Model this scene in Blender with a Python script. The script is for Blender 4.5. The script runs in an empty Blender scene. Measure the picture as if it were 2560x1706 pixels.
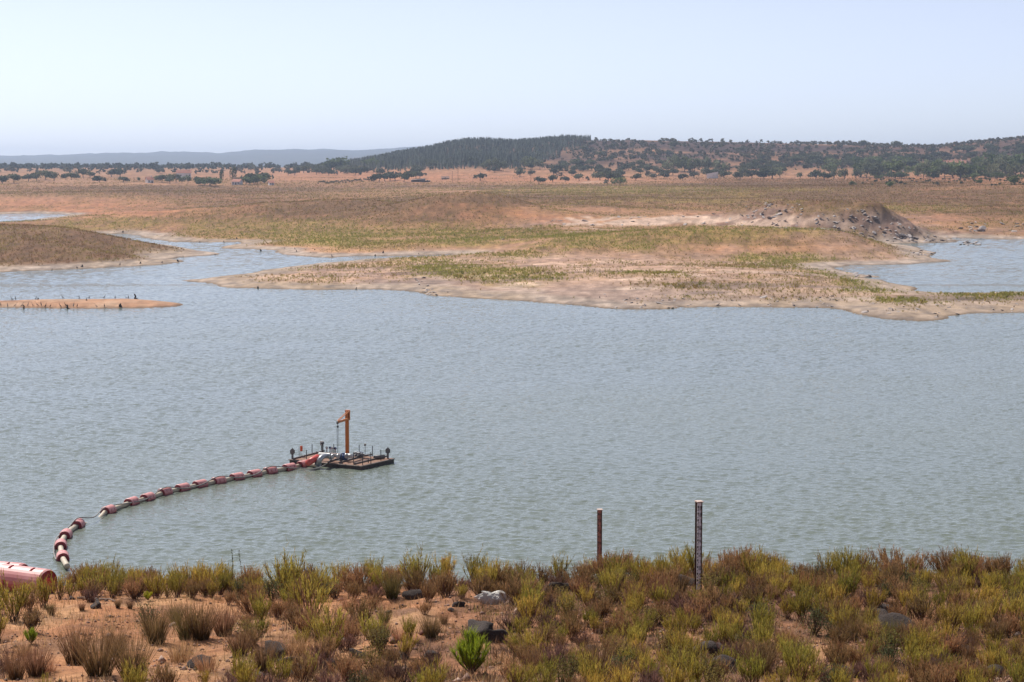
import bpy, bmesh, math, random
import numpy as np
from mathutils import Vector, Matrix, Euler

# ---------------------------------------------------------------- camera, sky, sun, exposure
S = bpy.context.scene
COL = S.collection
F = 2560 * 70.0 / 36.0            # focal length in photograph pixels
CAMZ = 28.0
PITCH = math.atan(438.0 / F)
cam = bpy.data.cameras.new("camera"); cam.lens = 70; cam.sensor_width = 36
cam.clip_start = 0.5; cam.clip_end = 60000
camo = bpy.data.objects.new("camera", cam); COL.objects.link(camo)
camo.location = (0, 0, CAMZ); camo.rotation_euler = (math.pi / 2 - PITCH, 0, 0)
S.camera = camo

SUN_EL, SUN_AZ = math.radians(50), math.radians(-38)      # azimuth from +Y, clockwise
W = bpy.data.worlds.new("World"); S.world = W; W.use_nodes = True
wn = W.node_tree.nodes; wl = W.node_tree.links
sky = wn.new("ShaderNodeTexSky"); sky.sky_type = 'NISHITA'; sky.sun_disc = False
sky.sun_elevation = SUN_EL; sky.sun_rotation = SUN_AZ
sky.air_density = 0.55; sky.dust_density = 0.45; sky.ozone_density = 5.0; sky.altitude = 100
bg = wn["Background"]; bg.inputs[1].default_value = 0.105
shs = wn.new("ShaderNodeHueSaturation"); shs.inputs["Saturation"].default_value = 0.54
stn = wn.new("ShaderNodeMix"); stn.data_type = 'RGBA'; stn.blend_type = 'MULTIPLY'; stn.inputs[0].default_value = 1; stn.inputs[7].default_value = (1.0, .965, 1.0, 1)
wl.new(sky.outputs[0], shs.inputs["Color"]); wl.new(shs.outputs[0], stn.inputs[6]); wl.new(stn.outputs[2], bg.inputs[0])
sun = bpy.data.lights.new("sun", 'SUN'); sun.energy = 4.2; sun.angle = math.radians(0.5)
sun.color = (1.0, 0.95, 0.87)
suno = bpy.data.objects.new("sun", sun); COL.objects.link(suno)
sdir = Vector((math.sin(SUN_AZ) * math.cos(SUN_EL), math.cos(SUN_AZ) * math.cos(SUN_EL), math.sin(SUN_EL)))
suno.rotation_euler = sdir.to_track_quat('Z', 'Y').to_euler()
suno.location = (0, 0, 90)
S.view_settings.view_transform = 'Standard'; S.view_settings.look = 'None'
S.view_settings.gamma = 1; S.view_settings.exposure = 0.45
S.view_settings.use_curve_mapping = False
S.cycles.use_denoising = True
S.cycles.max_bounces = 6; S.cycles.diffuse_bounces = 2; S.cycles.glossy_bounces = 2
S.cycles.transmission_bounces = 3; S.cycles.volume_bounces = 0; S.cycles.transparent_max_bounces = 6
S.cycles.caustics_reflective = False; S.cycles.caustics_refractive = False
S.cycles.sample_clamp_indirect = 6

# ---------------------------------------------------------------- helpers
rnd = random.Random(7)
NR = np.random.default_rng(11)
cp, sp = math.cos(PITCH), math.sin(PITCH)

def ray(px, py):
    a = (np.asarray(px, float) - 1280) / F; b = (853 - np.asarray(py, float)) / F
    return a, cp + b * sp, -sp + b * cp
def on_plane(px, py, z=0.0):
    a, dy, dz = ray(px, py); t = (z - CAMZ) / dz
    return a * t, dy * t
def at_depth(px, py, y):
    a, dy, dz = ray(px, py); t = y / dy
    return Vector((float(a * t), float(y), float(CAMZ + dz * t)))
def project(x, y, z):
    dz = z - CAMZ
    fw = y * cp - dz * sp; up = y * sp + dz * cp
    return 1280 + F * x / fw, 853 - F * up / fw

def _hash(ix, iy, seed):
    n = (ix.astype(np.int64) * 374761393 + iy.astype(np.int64) * 668265263 + seed * 974711) & 0x7fffffff
    n = ((n ^ (n >> 13)) * 1274126177) & 0x7fffffff
    return ((n ^ (n >> 16)) & 0xffff) / 65535.0
def vnoise(x, y, seed=0):
    ix = np.floor(x); iy = np.floor(y); fx = x - ix; fy = y - iy
    ix = ix.astype(np.int64); iy = iy.astype(np.int64)
    fx = fx * fx * (3 - 2 * fx); fy = fy * fy * (3 - 2 * fy)
    a = _hash(ix, iy, seed); b = _hash(ix + 1, iy, seed); c = _hash(ix, iy + 1, seed); d = _hash(ix + 1, iy + 1, seed)
    return (a * (1 - fx) + b * fx) * (1 - fy) + (c * (1 - fx) + d * fx) * fy
def fbm(x, y, seed=0, oct=4):
    s = 0; amp = 0.5; tot = 0
    for o in range(oct):
        s = s + amp * vnoise(x * 2 ** o + 17.3 * o, y * 2 ** o - 9.1 * o, seed + o * 7); tot += amp; amp *= 0.5
    return s / tot
def ss(x, a, b):
    t = np.clip((x - a) / (b - a), 0, 1); return t * t * (3 - 2 * t)

# ---------------------------------------------------------------- materials
def new_mat(name):
    m = bpy.data.materials.new(name); m.use_nodes = True
    nt = m.node_tree; return m, nt.nodes, nt.links, nt.nodes["Principled BSDF"]
def noise_node(n, l, scale, detail=4, vec=None, rough=0.6):
    t = n.new("ShaderNodeTexNoise"); t.inputs["Scale"].default_value = scale
    t.inputs["Detail"].default_value = detail; t.inputs["Roughness"].default_value = rough
    if vec is not None: l.new(vec, t.inputs["Vector"])
    return t
def mix_rgb(n, l, fac, a, b, mode='MIX'):
    m = n.new("ShaderNodeMix"); m.data_type = 'RGBA'; m.blend_type = mode
    for sock, v in ((m.inputs[0], fac), (m.inputs[6], a), (m.inputs[7], b)):
        if hasattr(v, "is_linked"): l.new(v, sock)
        elif isinstance(v, (int, float)): sock.default_value = v
        else: sock.default_value = (*v, 1)
    return m.outputs[2]
def ramp(n, l, src, stops):
    r = n.new("ShaderNodeValToRGB"); l.new(src, r.inputs[0])
    el = r.color_ramp.elements
    while len(el) < len(stops): el.new(0.5)
    for e, (p, c) in zip(el, stops): e.position = p; e.color = (*c, 1) if len(c) == 3 else c
    return r.outputs[0]
def maprange(n, l, src, a, b, c, d):
    r = n.new("ShaderNodeMapRange"); l.new(src, r.inputs[0])
    for i, v in enumerate((a, b, c, d)): r.inputs[i + 1].default_value = v
    return r.outputs[0]
def simple_mat(name, col, rough=0.7, metal=0.0, var=0.15, scale=6.0, dirt=None, bump=0.0, coords="Object", rand=0.0):
    """solid colour with procedural wear"""
    m, n, l, b = new_mat(name)
    tc = n.new("ShaderNodeTexCoord"); v = tc.outputs[coords]
    nz = noise_node(n, l, scale, 5, v)
    lo = tuple(max(0, c * (1 - var)) for c in col); hi = tuple(min(1, c * (1 + var)) for c in col)
    c = ramp(n, l, nz.outputs[0], [(0.3, lo), (0.7, hi)])
    if dirt:
        n2 = noise_node(n, l, scale * 0.45, 6, v, 0.7)
        f = maprange(n, l, n2.outputs[0], 0.48, 0.68, 0, 0.75)
        c = mix_rgb(n, l, f, c, dirt)
    if rand:
        oi = n.new("ShaderNodeObjectInfo")
        f = maprange(n, l, oi.outputs["Random"], 0, 1, 1 - rand, 1 + rand)
        hs = n.new("ShaderNodeHueSaturation"); l.new(f, hs.inputs["Value"]); l.new(c, hs.inputs["Color"]); c = hs.outputs[0]
    l.new(c, b.inputs["Base Color"]); b.inputs["Roughness"].default_value = rough; b.inputs["Metallic"].default_value = metal
    if bump:
        bp = n.new("ShaderNodeBump"); bp.inputs["Strength"].default_value = bump; bp.inputs["Distance"].default_value = 0.02
        l.new(nz.outputs[0], bp.inputs["Height"]); l.new(bp.outputs[0], b.inputs["Normal"])
    return m

# ---------------------------------------------------------------- mesh builders
class MB:
    def __init__(s): s.v = []; s.f = []; s.c = []
    def add(s, vs, fs, col=None):
        o = len(s.v); s.v += [tuple(v) for v in vs]; s.f += [tuple(i + o for i in f) for f in fs]
        if col is not None: s.c += [col] * len(vs)
        return s
    def box(s, c, d, rot=None, bev=0.0):
        x, y, z = (q / 2 for q in d)
        if bev > 0:
            vs = []; b = min(bev, x * .45, y * .45, z * .45)
            bm = bmesh.new(); bmesh.ops.create_cube(bm, size=1)
            for v in bm.verts: v.co = Vector((v.co.x * d[0], v.co.y * d[1], v.co.z * d[2]))
            bmesh.ops.bevel(bm, geom=bm.edges[:], offset=b, segments=1, affect='EDGES')
            bm.verts.index_update()
            vs = [v.co.copy() for v in bm.verts]; fs = [[v.index for v in f.verts] for f in bm.faces]; bm.free()
        else:
            vs = [Vector((i * x, j * y, k * z)) for i in (-1, 1) for j in (-1, 1) for k in (-1, 1)]
            fs = [(0, 1, 3, 2), (4, 6, 7, 5), (0, 4, 5, 1), (2, 3, 7, 6), (0, 2, 6, 4), (1, 5, 7, 3)]
        R = Euler(rot).to_matrix() if rot else Matrix.Identity(3)
        return s.add([R @ v + Vector(c) for v in vs], fs)
    def tube(s, pts, rad, n=8, cap=True):
        pts = [Vector(p) for p in pts]
        if not isinstance(rad, (list, tuple)): rad = [rad] * len(pts)
        vs = []; fs = []; up = None
        for i, p in enumerate(pts):
            t = (pts[min(i + 1, len(pts) - 1)] - pts[max(i - 1, 0)]).normalized()
            if up is None: up = Vector((0, 0, 1)) if abs(t.z) < 0.9 else Vector((1, 0, 0))
            a = t.cross(up).normalized(); b = a.cross(t).normalized(); up = b
            for k in range(n):
                an = 2 * math.pi * k / n; vs.append(p + (a * math.cos(an) + b * math.sin(an)) * rad[i])
        for i in range(len(pts) - 1):
            for k in range(n):
                k2 = (k + 1) % n; fs.append((i * n + k, i * n + k2, (i + 1) * n + k2, (i + 1) * n + k))
        if cap: fs.append(tuple(range(n - 1, -1, -1))); fs.append(tuple((len(pts) - 1) * n + k for k in range(n)))
        return s.add(vs, fs)
    def bar(s, a, b, w, h=None):
        """rectangular bar between two points"""
        a = Vector(a); b = Vector(b); h = h or w; t = (b - a)
        L = t.length; q = t.to_track_quat('X', 'Z').to_matrix(); vs = []
        for i in (0, L):
            for j in (-w / 2, w / 2):
                for k in (-h / 2, h / 2): vs.append(q @ Vector((i, j, k)) + a)
        fs = [(0, 1, 3, 2), (4, 6, 7, 5), (0, 4, 5, 1), (2, 3, 7, 6), (0, 2, 6, 4), (1, 5, 7, 3)]
        return s.add(vs, fs)
    def mesh(s, name, mat, smooth=False):
        m = bpy.data.meshes.new(name); m.from_pydata([tuple(v) for v in s.v], [], s.f)
        if s.c:
            at = m.color_attributes.new("tone", 'FLOAT_COLOR', 'POINT')
            arr = np.ones((len(s.v), 4), np.float32); arr[:, :3] = np.array(s.c, np.float32); at.data.foreach_set("color", arr.ravel())
        if mat: m.materials.append(mat)
        if smooth: m.polygons.foreach_set("use_smooth", [True] * len(m.polygons))
        m.update(); return m
    def build(s, name, mat, parent=None, smooth=False):
        return obj(name, s.mesh(name, mat, smooth), parent)

def obj(name, me, parent=None, loc=None, rot=None, scale=None):
    o = bpy.data.objects.new(name, me); COL.objects.link(o)
    if parent is not None: o.parent = parent
    if loc is not None: o.location = loc
    if rot is not None: o.rotation_euler = rot
    if scale is not None: o.scale = (scale,) * 3 if isinstance(scale, (int, float)) else scale
    return o
def tag(o, label, cat, group=None):
    o["label"] = label; o["category"] = cat
    if group: o["group"] = group
    return o
def thing(name, label, cat, loc=(0, 0, 0), rz=0.0, group=None, scale=None):
    return tag(obj(name, None, None, loc, (0, 0, rz), scale), label, cat, group)
def np_mesh(name, V, Fc, mat, tone=None, smooth=False):
    """V (n,3), Fc (m,3|4)"""
    m = bpy.data.meshes.new(name); k = Fc.shape[1]
    m.vertices.add(len(V)); m.vertices.foreach_set("co", np.ascontiguousarray(V, np.float32).ravel())
    m.loops.add(Fc.size); m.loops.foreach_set("vertex_index", np.ascontiguousarray(Fc, np.int32).ravel())
    m.polygons.add(len(Fc)); m.polygons.foreach_set("loop_start", np.arange(0, Fc.size, k, dtype=np.int32))
    if smooth: m.polygons.foreach_set("use_smooth", np.ones(len(Fc), bool))
    m.update(calc_edges=True)
    if tone is not None:
        at = m.color_attributes.new("tone", 'FLOAT_COLOR', 'POINT')
        arr = np.ones((len(V), 4), np.float32); arr[:, :3] = tone; at.data.foreach_set("color", arr.ravel())
    if mat: m.materials.append(mat)
    return m
# ---------------------------------------------------------------- shorelines (on the water plane z = 0)
def shore(pts): return np.array([on_plane(px, py) for px, py in pts])
MAIN = np.vstack([
    shore([(458,702),(505,708),(560,719),(640,722),(730,724),(850,724),(960,724),(1045,729),(1080,738),(1150,744),(1280,752),(1400,762),
           (1520,773),(1640,774),(1690,772),(1702,769),(1800,768),(1900,768),(2050,770),(2100,775),(2150,787),(2220,796),(2300,802),(2345,800),
           (2372,797),(2367,791),(2420,783),(2560,781),(2700,780),(3000,784),(3000,728),(2700,730),(2560,731),(2450,733),(2360,733),(2290,728),
           (2280,718),(2230,710),(2210,700),(2165,696),(2207,692),(2150,686),(2105,678),(2098,670),(2130,664),(2200,662),(2290,659),(2340,656),
           (2388,654),(2345,646),(2325,635),(2330,630),(2300,622),(2270,614),(2235,610),(2300,609),(2395,606),(2392,600),(2380,596),(2420,596),
           (2480,598),(2560,599),(3400,600)]),
    np.array([(3000.,900.),(40000.,16000.),(-40000.,16000.),(-3000.,720.)]),
    shore([(-900,590),(0,590),(200,587),(270,585),(330,586),(360,590),(345,594),(400,600),(420,605),(520,606),(600,606),(605,610),(560,618),
           (550,621),(640,624),(690,626),(692,634),(720,639),(770,643),(830,645),(900,641),(1000,640),(1130,637),(1140,639),(1040,644),(960,646),
           (895,650),(840,656),(720,667),(640,681),(560,691)])])
FARLAKE = shore([(-600,536),(0,536),(90,534),(178,537),(150,541),(100,548),(60,558),(0,565),(-600,570)])
ISLAND = shore([(-900,696),(-300,686),(0,681),(120,676),(240,671),(330,666),(420,661),(460,656),(465,652),(430,648),(455,644),(540,637),(548,634),
                (500,628),(470,622),(430,615),(350,606),(200,598),(0,596),(-900,598)])
SANDBAR = shore([(-500,774),(0,769),(60,770),(130,771),(250,772),(380,770),(440,767),(458,763),(450,759),(400,754),(340,750),(250,751),(100,752),(0,755),(-500,759)])

def sdist(P, x, y):
    """signed distance, positive inside"""
    x = x.ravel(); y = y.ravel(); best = np.full(x.shape, 1e18); ins = np.zeros(x.shape, bool)
    n = len(P)
    for i in range(n):
        ax, ay = P[i]; bx, by = P[(i + 1) % n]; ex, ey = bx - ax, by - ay
        t = np.clip(((x - ax) * ex + (y - ay) * ey) / (ex * ex + ey * ey + 1e-9), 0, 1)
        dx = x - ax - t * ex; dy = y - ay - t * ey
        best = np.minimum(best, dx * dx + dy * dy)
        if ay != by:
            c = ((ay > y) != (by > y)) & (x < ex * (y - ay) / ey + ax); ins ^= c
    return np.where(ins, 1, -1) * np.sqrt(best)

# near bank profile: left and right sections
_yy = np.arange(0, 160, 0.5)
_L = np.interp(_yy, [0,10,20,30,40,47,52,56,62,109,140], [26.3,24.4,22.1,20.2,18.9,17.9,16.95,15.7,13.4,-1,-3.2])
_R = np.interp(_yy, [0,10,20,30,36,40,43,46,58,105,140], [26.3,24.4,22.2,20.25,19.8,19.5,19.1,18.2,13.8,-1,-3.2])
_k = np.hanning(9); _k /= _k.sum()
_L = np.convolve(np.pad(_L, 4, 'edge'), _k, 'valid'); _R = np.convolve(np.pad(_R, 4, 'edge'), _k, 'valid')
def h_near(x, y):
    t = ss(x, -7, 2.5)
    h = np.interp(y, _yy, _L) * (1 - t) + np.interp(y, _yy, _R) * t
    w = 1 - ss(y, 60, 90)
    h = h + w * (0.55 * (fbm(x / 5, y / 5, 3, 3) - .5) + 0.22 * (fbm(x / .9, y / .9, 5, 3) - .5))
    return h
def bump(x, y, px, d, amp, sx, sy, p=2.0):
    cx = (px - 1280) / F * d
    return amp * np.exp(-0.5 * ((np.abs(x - cx) / sx) ** p + (np.abs(y - d) / sy) ** p))
SKY1 = ([-900,300,700,860,940,1010,1080,1120,1170,1220,1280,1400,1470,1600,1750,1900,2100,2250,2330,2400,2480,2560,3000,3500],
        [420,421,420,414,401,388,377,366,359,359,363,354,353,352,354,357,361,366,369,362,354,346,335,345])
SKY2 = ([-900,-300,0,100,200,400,470,550,640,720,800,900,1000,1100,1300,3500],
        [396,393,392,391,387,381,383,385,377,375,374,376,371,369,369,371])
def h_land(x, y):
    shape = x.shape; x = x.ravel(); y = y.ravel()
    px = 1280 + F * x / np.maximum(y, 1)
    out = np.full(x.shape, -3.2); sdm = np.full(x.shape, -1e3); reg = np.zeros(x.shape, np.int8)
    m = y > 220
    X = x[m]; Y = y[m]; P = px[m]
    wob = (fbm(X / 14, Y / 22, 21, 3) - .5) * 5 + (fbm(X / 3, Y / 5, 22, 2) - .5) * 1.4
    wob = wob * np.where(Y < 900, 1, 1.6)
    a = sdist(MAIN, X, Y); a = np.minimum(a, -sdist(FARLAKE, X, Y)); a = a + wob
    b = sdist(ISLAND, X, Y) + wob * .7
    c = sdist(SANDBAR, X, Y) + wob * .25
    n1 = fbm(X / 60, Y / 60, 31, 4) - .5; n2 = fbm(X / 12, Y / 12, 32, 4) - .5; n3 = fbm(X / 420, Y / 420, 33, 3) - .5
    ap = np.maximum(a, 0)
    hm = 18 * (1 - np.exp(-(ap / 400) ** 1.3)) + 0.45 * (1 - np.exp(-ap / 2.5))
    hb = (bump(X, Y, 1150, 845, 10.5, 26, 34) + bump(X, Y, 800, 900, 3.5, 38, 30) + bump(X, Y, 1640, 800, 3.0, 40, 26) + bump(X, Y, 930, 960, 3.0, 60, 60) + bump(X, Y, 560, 900, 4.0, 62, 50) +
          bump(X, Y, 2120, 765, 8.0, 27, 24, 2.4) + bump(X, Y, 2265, 744, 5.6, 24, 16) + bump(X, Y, 1965, 800, 6.0, 24, 26) +
          bump(X, Y, 1960, 640, 4.6, 42, 26) + bump(X, Y, 2200, 618, 2.2, 22, 20) + bump(X, Y, 1700, 690, 2.0, 60, 50) +
          bump(X, Y, 2130, 480, 1.8, 28, 30) + bump(X, Y, 1320, 640, 1.5, 35, 30) + bump(X, Y, 2450, 880, 3.5, 45, 60) +
          bump(X, Y, 280, 1350, 4.0, 70, 60) + bump(X, Y, 700, 1250, 3.0, 120, 90) + bump(X, Y, 2600, 1250, 3.0, 120, 120))
    hm = hm + hb * ss(ap, 1, 34) + ss(ap, 60, 160) * (1 - ss(Y, 1100, 1500)) * 3.2 * (fbm(X / 38, Y / 55, 35, 3) - .5)
    rough = ss(ap, 3, 60)
    hm = hm + rough * (1.8 * n1 + (.7 + .7 * ss(ap, 25, 110)) * n2 + .35 * (fbm(X / 3.5, Y / 4.5, 34, 2) - .5)) + ss(Y, 1100, 1900) * 5 * n3
    # rocky relief on the mound and the white ledges
    rk = np.clip(bump(X, Y, 2130, 760, 1, 30, 30) + bump(X, Y, 1960, 790, .8, 32, 30) + bump(X, Y, 2330, 735, .6, 16, 14), 0, 1)
    hm = hm + rk * ss(ap, 1, 12) * (3.4 * (fbm(X / 6, Y / 6, 41, 4) - .5) + 1.5 * np.abs(fbm(X / 2.6, Y / 4, 42, 3) - .5))
    # hills
    c1 = np.interp(P, *SKY1); c2 = np.interp(P, *SKY2)
    hc1 = CAMZ + (415 - c1) * 2900 / F; hc2 = CAMZ + (415 - c2) * 13000 / F
    pf = ss(Y, 1750, 2900) * (1 - 0.9 * ss(Y, 3000, 4300))
    hm = hm + np.maximum(hc1 - 19, 0) * pf * (1 + 0.35 * (fbm(X / 260, Y / 260, 51, 4) - .5) * (1 - ss(Y, 2600, 2900)))
    pf2 = ss(Y, 8200, 13000)
    hm = hm + (hc2 - 19) * pf2 * (1 + .25 * (fbm(X / 1500, Y / 1500, 52, 4) - .5) * (1 - ss(Y, 12000, 13000))) + pf2 * 26 * (fbm(X / 110, Y / 500, 53, 4) - .5)
    hm = np.where(a > 0, hm, np.maximum(-3.2, 0.16 * a))
    bp = np.maximum(b, 0)
    hi = 0.5 * (1 - np.exp(-bp / 2.5)) + 3.0 * (1 - np.exp(-(bp / 60) ** 1.3)) + (bump(X, Y, -60, 640, 6.4, 62, 60)) * ss(bp, 2, 45) + ss(bp, 3, 40) * (1.0 * n1 + .5 * n2)
    hi = np.where(b > 0, hi, np.maximum(-3.2, 0.16 * b))
    cc = np.maximum(c, 0); hs = 0.95 * (1 - np.exp(-cc / 5)) + .1 * n2 * ss(cc, 0, 4)
    hs = np.where(c > 0, hs, np.maximum(-3.2, 0.16 * c))
    st = np.stack([hm, hi, hs]); k = np.argmax(st, 0)
    out[m] = st.max(0); sdm[m] = np.choose(k, [a, b, c]); reg[m] = k + 1
    return out.reshape(shape), sdm.reshape(shape), reg.reshape(shape)
def height(x, y):
    x = np.atleast_1d(np.asarray(x, float)); y = np.atleast_1d(np.asarray(y, float))
    h = np.full(x.shape, -3.2); n = y < 160
    if n.any(): h[n] = h_near(x[n], y[n])
    f = y >= 200
    if f.any(): h[f] = h_land(x[f], y[f])[0]
    return h
def H1(x, y): return float(height([x], [y])[0])
def hits(px, py, y0, y1, n=500):
    """first terrain point seen through each pixel between depths y0 and y1; nan where none"""
    px = np.asarray(px, float); py = np.asarray(py, float); ys = np.geomspace(y0, y1, n)
    out = np.full((len(px), 3), np.nan)
    for s in range(0, len(px), 400):
        a, dy, dz = ray(px[s:s+400], py[s:s+400])
        YY = np.broadcast_to(ys, (len(a), n)); t = YY / dy[:, None]; XX = a[:, None] * t; ZZ = CAMZ + dz[:, None] * t
        below = ZZ <= height(XX.ravel(), YY.ravel()).reshape(XX.shape)
        k = np.argmax(below, 1); ok = below.any(1)
        r = np.arange(len(a)); out[s:s+400][ok] = np.stack([XX[r, k], YY[r, k], np.zeros(len(a))], 1)[ok]
    ok = ~np.isnan(out[:, 0])
    if ok.any(): out[ok, 2] = height(out[ok, 0], out[ok, 1])
    return out

# ---------------------------------------------------------------- what covers the land (photograph pixel, radius, weight)
GREEN = [(1185,682,120,17,1.0),(1080,672,60,9,.8),(1330,694,60,8,.7),(1060,650,90,6,.8),(1290,640,110,7,.7),(1180,606,62,9,1.3),(2010,652,80,13,1.1),(2090,672,70,14,1.3),
         (2150,702,60,12,.8),(2205,722,70,14,1.2),(2240,752,80,8,1.0),(2300,722,60,8,.8),(2440,745,120,8,.8),(2530,738,60,5,.9),(1870,648,60,10,.8),(1600,684,80,8,.6),
         (1400,745,60,5,.6),(1300,712,80,7,.8),(1560,615,240,12,.55),(1690,578,240,10,.4),(1800,560,120,8,.35),(1450,590,100,8,.5),(850,605,90,10,.6),(700,588,140,8,.5),(1480,475,260,10,.6),(1700,500,320,12,.5),
         (1900,475,300,10,.4),(300,555,200,10,.5),(160,572,80,6,.7),(700,555,220,10,.4),(1000,580,250,14,.5),(2300,520,200,10,.5),(1230,560,200,12,.3),(1620,592,300,13,.35),(1920,582,160,9,.35),(1350,600,120,10,.3),(1000,600,260,12,.35),(620,570,260,10,.35)]
SCRUB = [(1000,545,170,16,1.0),(900,515,220,12,1.0),(1180,540,90,22,.7),(1250,500,260,10,.9),(620,500,220,12,.6),(1500,490,300,14,.9),(1750,505,260,14,1.0),(2100,462,320,9,1.3),(1900,465,200,8,1.2),
         (2350,495,320,25,1.0),(2450,520,200,20,.8),(2000,490,250,14,.9),(1350,468,200,5,.9),(1000,466,260,5,.7),(500,480,220,7,.6),(250,470,300,5,1.1),(150,480,260,8,.6),(430,490,200,8,.5),(700,475,160,6,.6),
         (500,548,200,16,.5),(700,525,200,10,.7),(2000,603,260,11,.55),(2200,628,160,9,.5),(1700,640,260,10,.35)]
PALE = [(1530,553,140,9,1.3),(1750,548,120,9,1.0),(1900,558,90,9,1.0),(1990,552,60,12,.6),(1450,575,80,8,.6),(1080,705,45,22,.8),(1500,455,120,6,.4)]
ROCK = [(2130,560,150,45,1.3),(1960,540,90,30,.8),(2330,598,70,14,1.2),(1450,650,420,30,.7),(1700,735,520,22,.7),(2250,775,260,18,.7),(800,700,260,26,.55),(2150,640,160,18,.6),(1330,568,70,16,.9),(2460,565,140,16,.7),(2250,690,70,10,.7),(1000,690,200,20,.5)]
ORANGE = [(200,515,420,16,1.0),(250,535,300,6,.7),(950,440,420,14,1.0),(1450,452,260,8,.9),(2340,450,280,10,1.3),(2130,405,260,14,.6),(1330,545,120,14,.7),(2330,550,110,14,1.0),(2000,615,220,10,.45),(1120,512,110,9,1.5),(1200,530,80,14,.8),(1900,628,200,7,.5),(1500,620,260,10,.5),(1060,735,40,8,1.0),(2350,365,120,10,.7)]
def field(L, px, py):
    s = np.zeros(px.shape)
    for (a, b, rx, ry, w) in L: s += w * np.exp(-0.7 * (((px - a) / rx) ** 2 + ((py - b) / ry) ** 2))
    return s
def cover(x, y, z, sd, reg):
    """vegetation density, greenness at land points"""
    px, py = project(x, y, z)
    n = fbm(x / 16, y / 26, 61, 4); n2 = fbm(x / 5, y / 9, 63, 3)
    g = field(GREEN, px, py); s = field(SCRUB, px, py); o = field(ORANGE, px, py); r = field(ROCK, px, py); p = field(PALE, px, py)
    base = 0.40 + .35 * ss(-py, -640, -540)
    den = base + 0.9 * g + 0.9 * s - .5 * o - .22 * r - .9 * p
    n4 = fbm(x / 45, y / 30, 64, 4); den = np.clip(den + (n - .5) * 1.2 + (n2 - .5) * .6 + (n4 - .5) * 2.0, 0, 1.2) * ss(sd, 4, 16)
    den = np.where(reg == 2, np.clip(.95 + (n - .5) * .6, 0, 1.1) * ss(sd, 7, 15), den)
    den = np.where(reg == 3, 0, den)
    gr = np.clip(.45 + g * .7 - s * .28 + (n2 - .5) * .9 - .3 * ss(-py, -480, -440), 0, 1)
    gr = np.where(reg == 2, np.clip(.16 + (n2 - .5) * 1.1 + .2 * (n - .5), 0, 1), gr)
    return den, gr, (g, s, o, r, p, px, py, n, n2)

# ---------------------------------------------------------------- ground sheet
rows = np.concatenate([np.geomspace(5, 16, 24)[:-1], np.linspace(16, 62, 150)[:-1], np.geomspace(62, 330, 34)[:-1], np.geomspace(330, 460, 95)[:-1],
                       np.geomspace(460, 1200, 260)[:-1], np.geomspace(1200, 4300, 190)[:-1], np.geomspace(4300, 15000, 75)])
cols = np.concatenate([np.linspace(-.75, -.3, 40)[:-1], np.linspace(-.3, .3, 580), np.linspace(.3, .75, 40)[1:]])
GX = rows[:, None] * cols[None, :]; GY = np.broadcast_to(rows[:, None], GX.shape).copy()
nearm = GY < 160
GZ = np.full(GX.shape, -3.2); GS = np.full(GX.shape, 50.); GR = np.zeros(GX.shape, np.int8)
GZ[nearm] = h_near(GX[nearm], GY[nearm])
fm = GY >= 200
GZ[fm], GS[fm], GR[fm] = h_land(GX[fm], GY[fm])
def lerp(a, b, t): return a * (1 - t[..., None]) + np.asarray(b) * t[..., None]
den, gre, (fg, fs_, fo, fr, fp, PX, PY, N1, N2) = cover(GX, GY, np.maximum(GZ, -1), GS, GR)
tone = np.zeros(GX.shape + (3,)); tone[:] = (.37, .245, .165)
N3 = fbm(GX / 3, GY / 6, 71, 4); N4 = fbm(GX / 30, GY / 14, 72, 4)
tone = lerp(tone, (.45, .32, .19), np.clip((N1 - .42) * 2.4, 0, 1))                    # straw
tone = lerp(tone, (.41, .225, .13), np.clip(fo * .9 + (N2 - .5) * .5, 0, 1))            # orange earth
tone = lerp(tone, (.33, .255, .22), np.clip(fr * 1.1 + (N3 - .5) * 1.0, 0, 1))          # mauve gravel
tone = lerp(tone, (.215, .165, .15), np.clip((N4 - .52) * 5, 0, .75) * np.clip(fr * 1.4, 0, 1))   # stony streaks
tone = lerp(tone, (.40, .235, .135), np.clip((N1 - .55) * 5, 0, .7) * np.clip(fr, 0, 1))
mound = np.clip(bump(GX, GY, 2130, 755, 1.2, 34, 32) + bump(GX, GY, 2330, 735, 1.1, 16, 14) + bump(GX, GY, 1980, 790, .6, 30, 26), 0, 1)
tone = lerp(tone, (.255, .205, .19), mound)
tone = lerp(tone, (.40, .365, .34), np.clip(mound * (fbm(GX / 4, GY / 5, 73, 4) - .52) * 6, 0, .9))
tone = lerp(tone, (.12, .10, .095), np.clip(mound * (fbm(GX / 5, GY / 3, 74, 4) - .58) * 7, 0, .8))
tone = lerp(tone, (.56, .51, .47), np.clip(fp * .9 + (fbm(GX / 7, GY / 9, 75, 4) - .55) * 5, 0, 1) * ss(fp, .12, .5))
tone = lerp(tone, (.215, .13, .08), np.clip(den - .15, 0, .85) * .85 * (PY < 640) * (1 - gre))   # brown undergrowth
tone = lerp(tone, (.255, .205, .085), np.clip(den - .1, 0, 1) * gre)                    # olive undergrowth
tone = lerp(tone, (.155, .11, .062), np.clip(fs_ * .8 + (N2 - .5) * 1.2 + (fbm(GX / 60, GY / 40, 66, 4) - .5) * 2.4 - .12, 0, .9) * ss(fs_, .15, .5))
tone = lerp(tone, (.27, .225, .085), np.clip(fg * .7 + (N2 - .5) * 1.6 + (fbm(GX / 40, GY / 28, 65, 4) - .5) * 2.2 - .15, 0, .85) * ss(fg, .1, .4))
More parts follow.
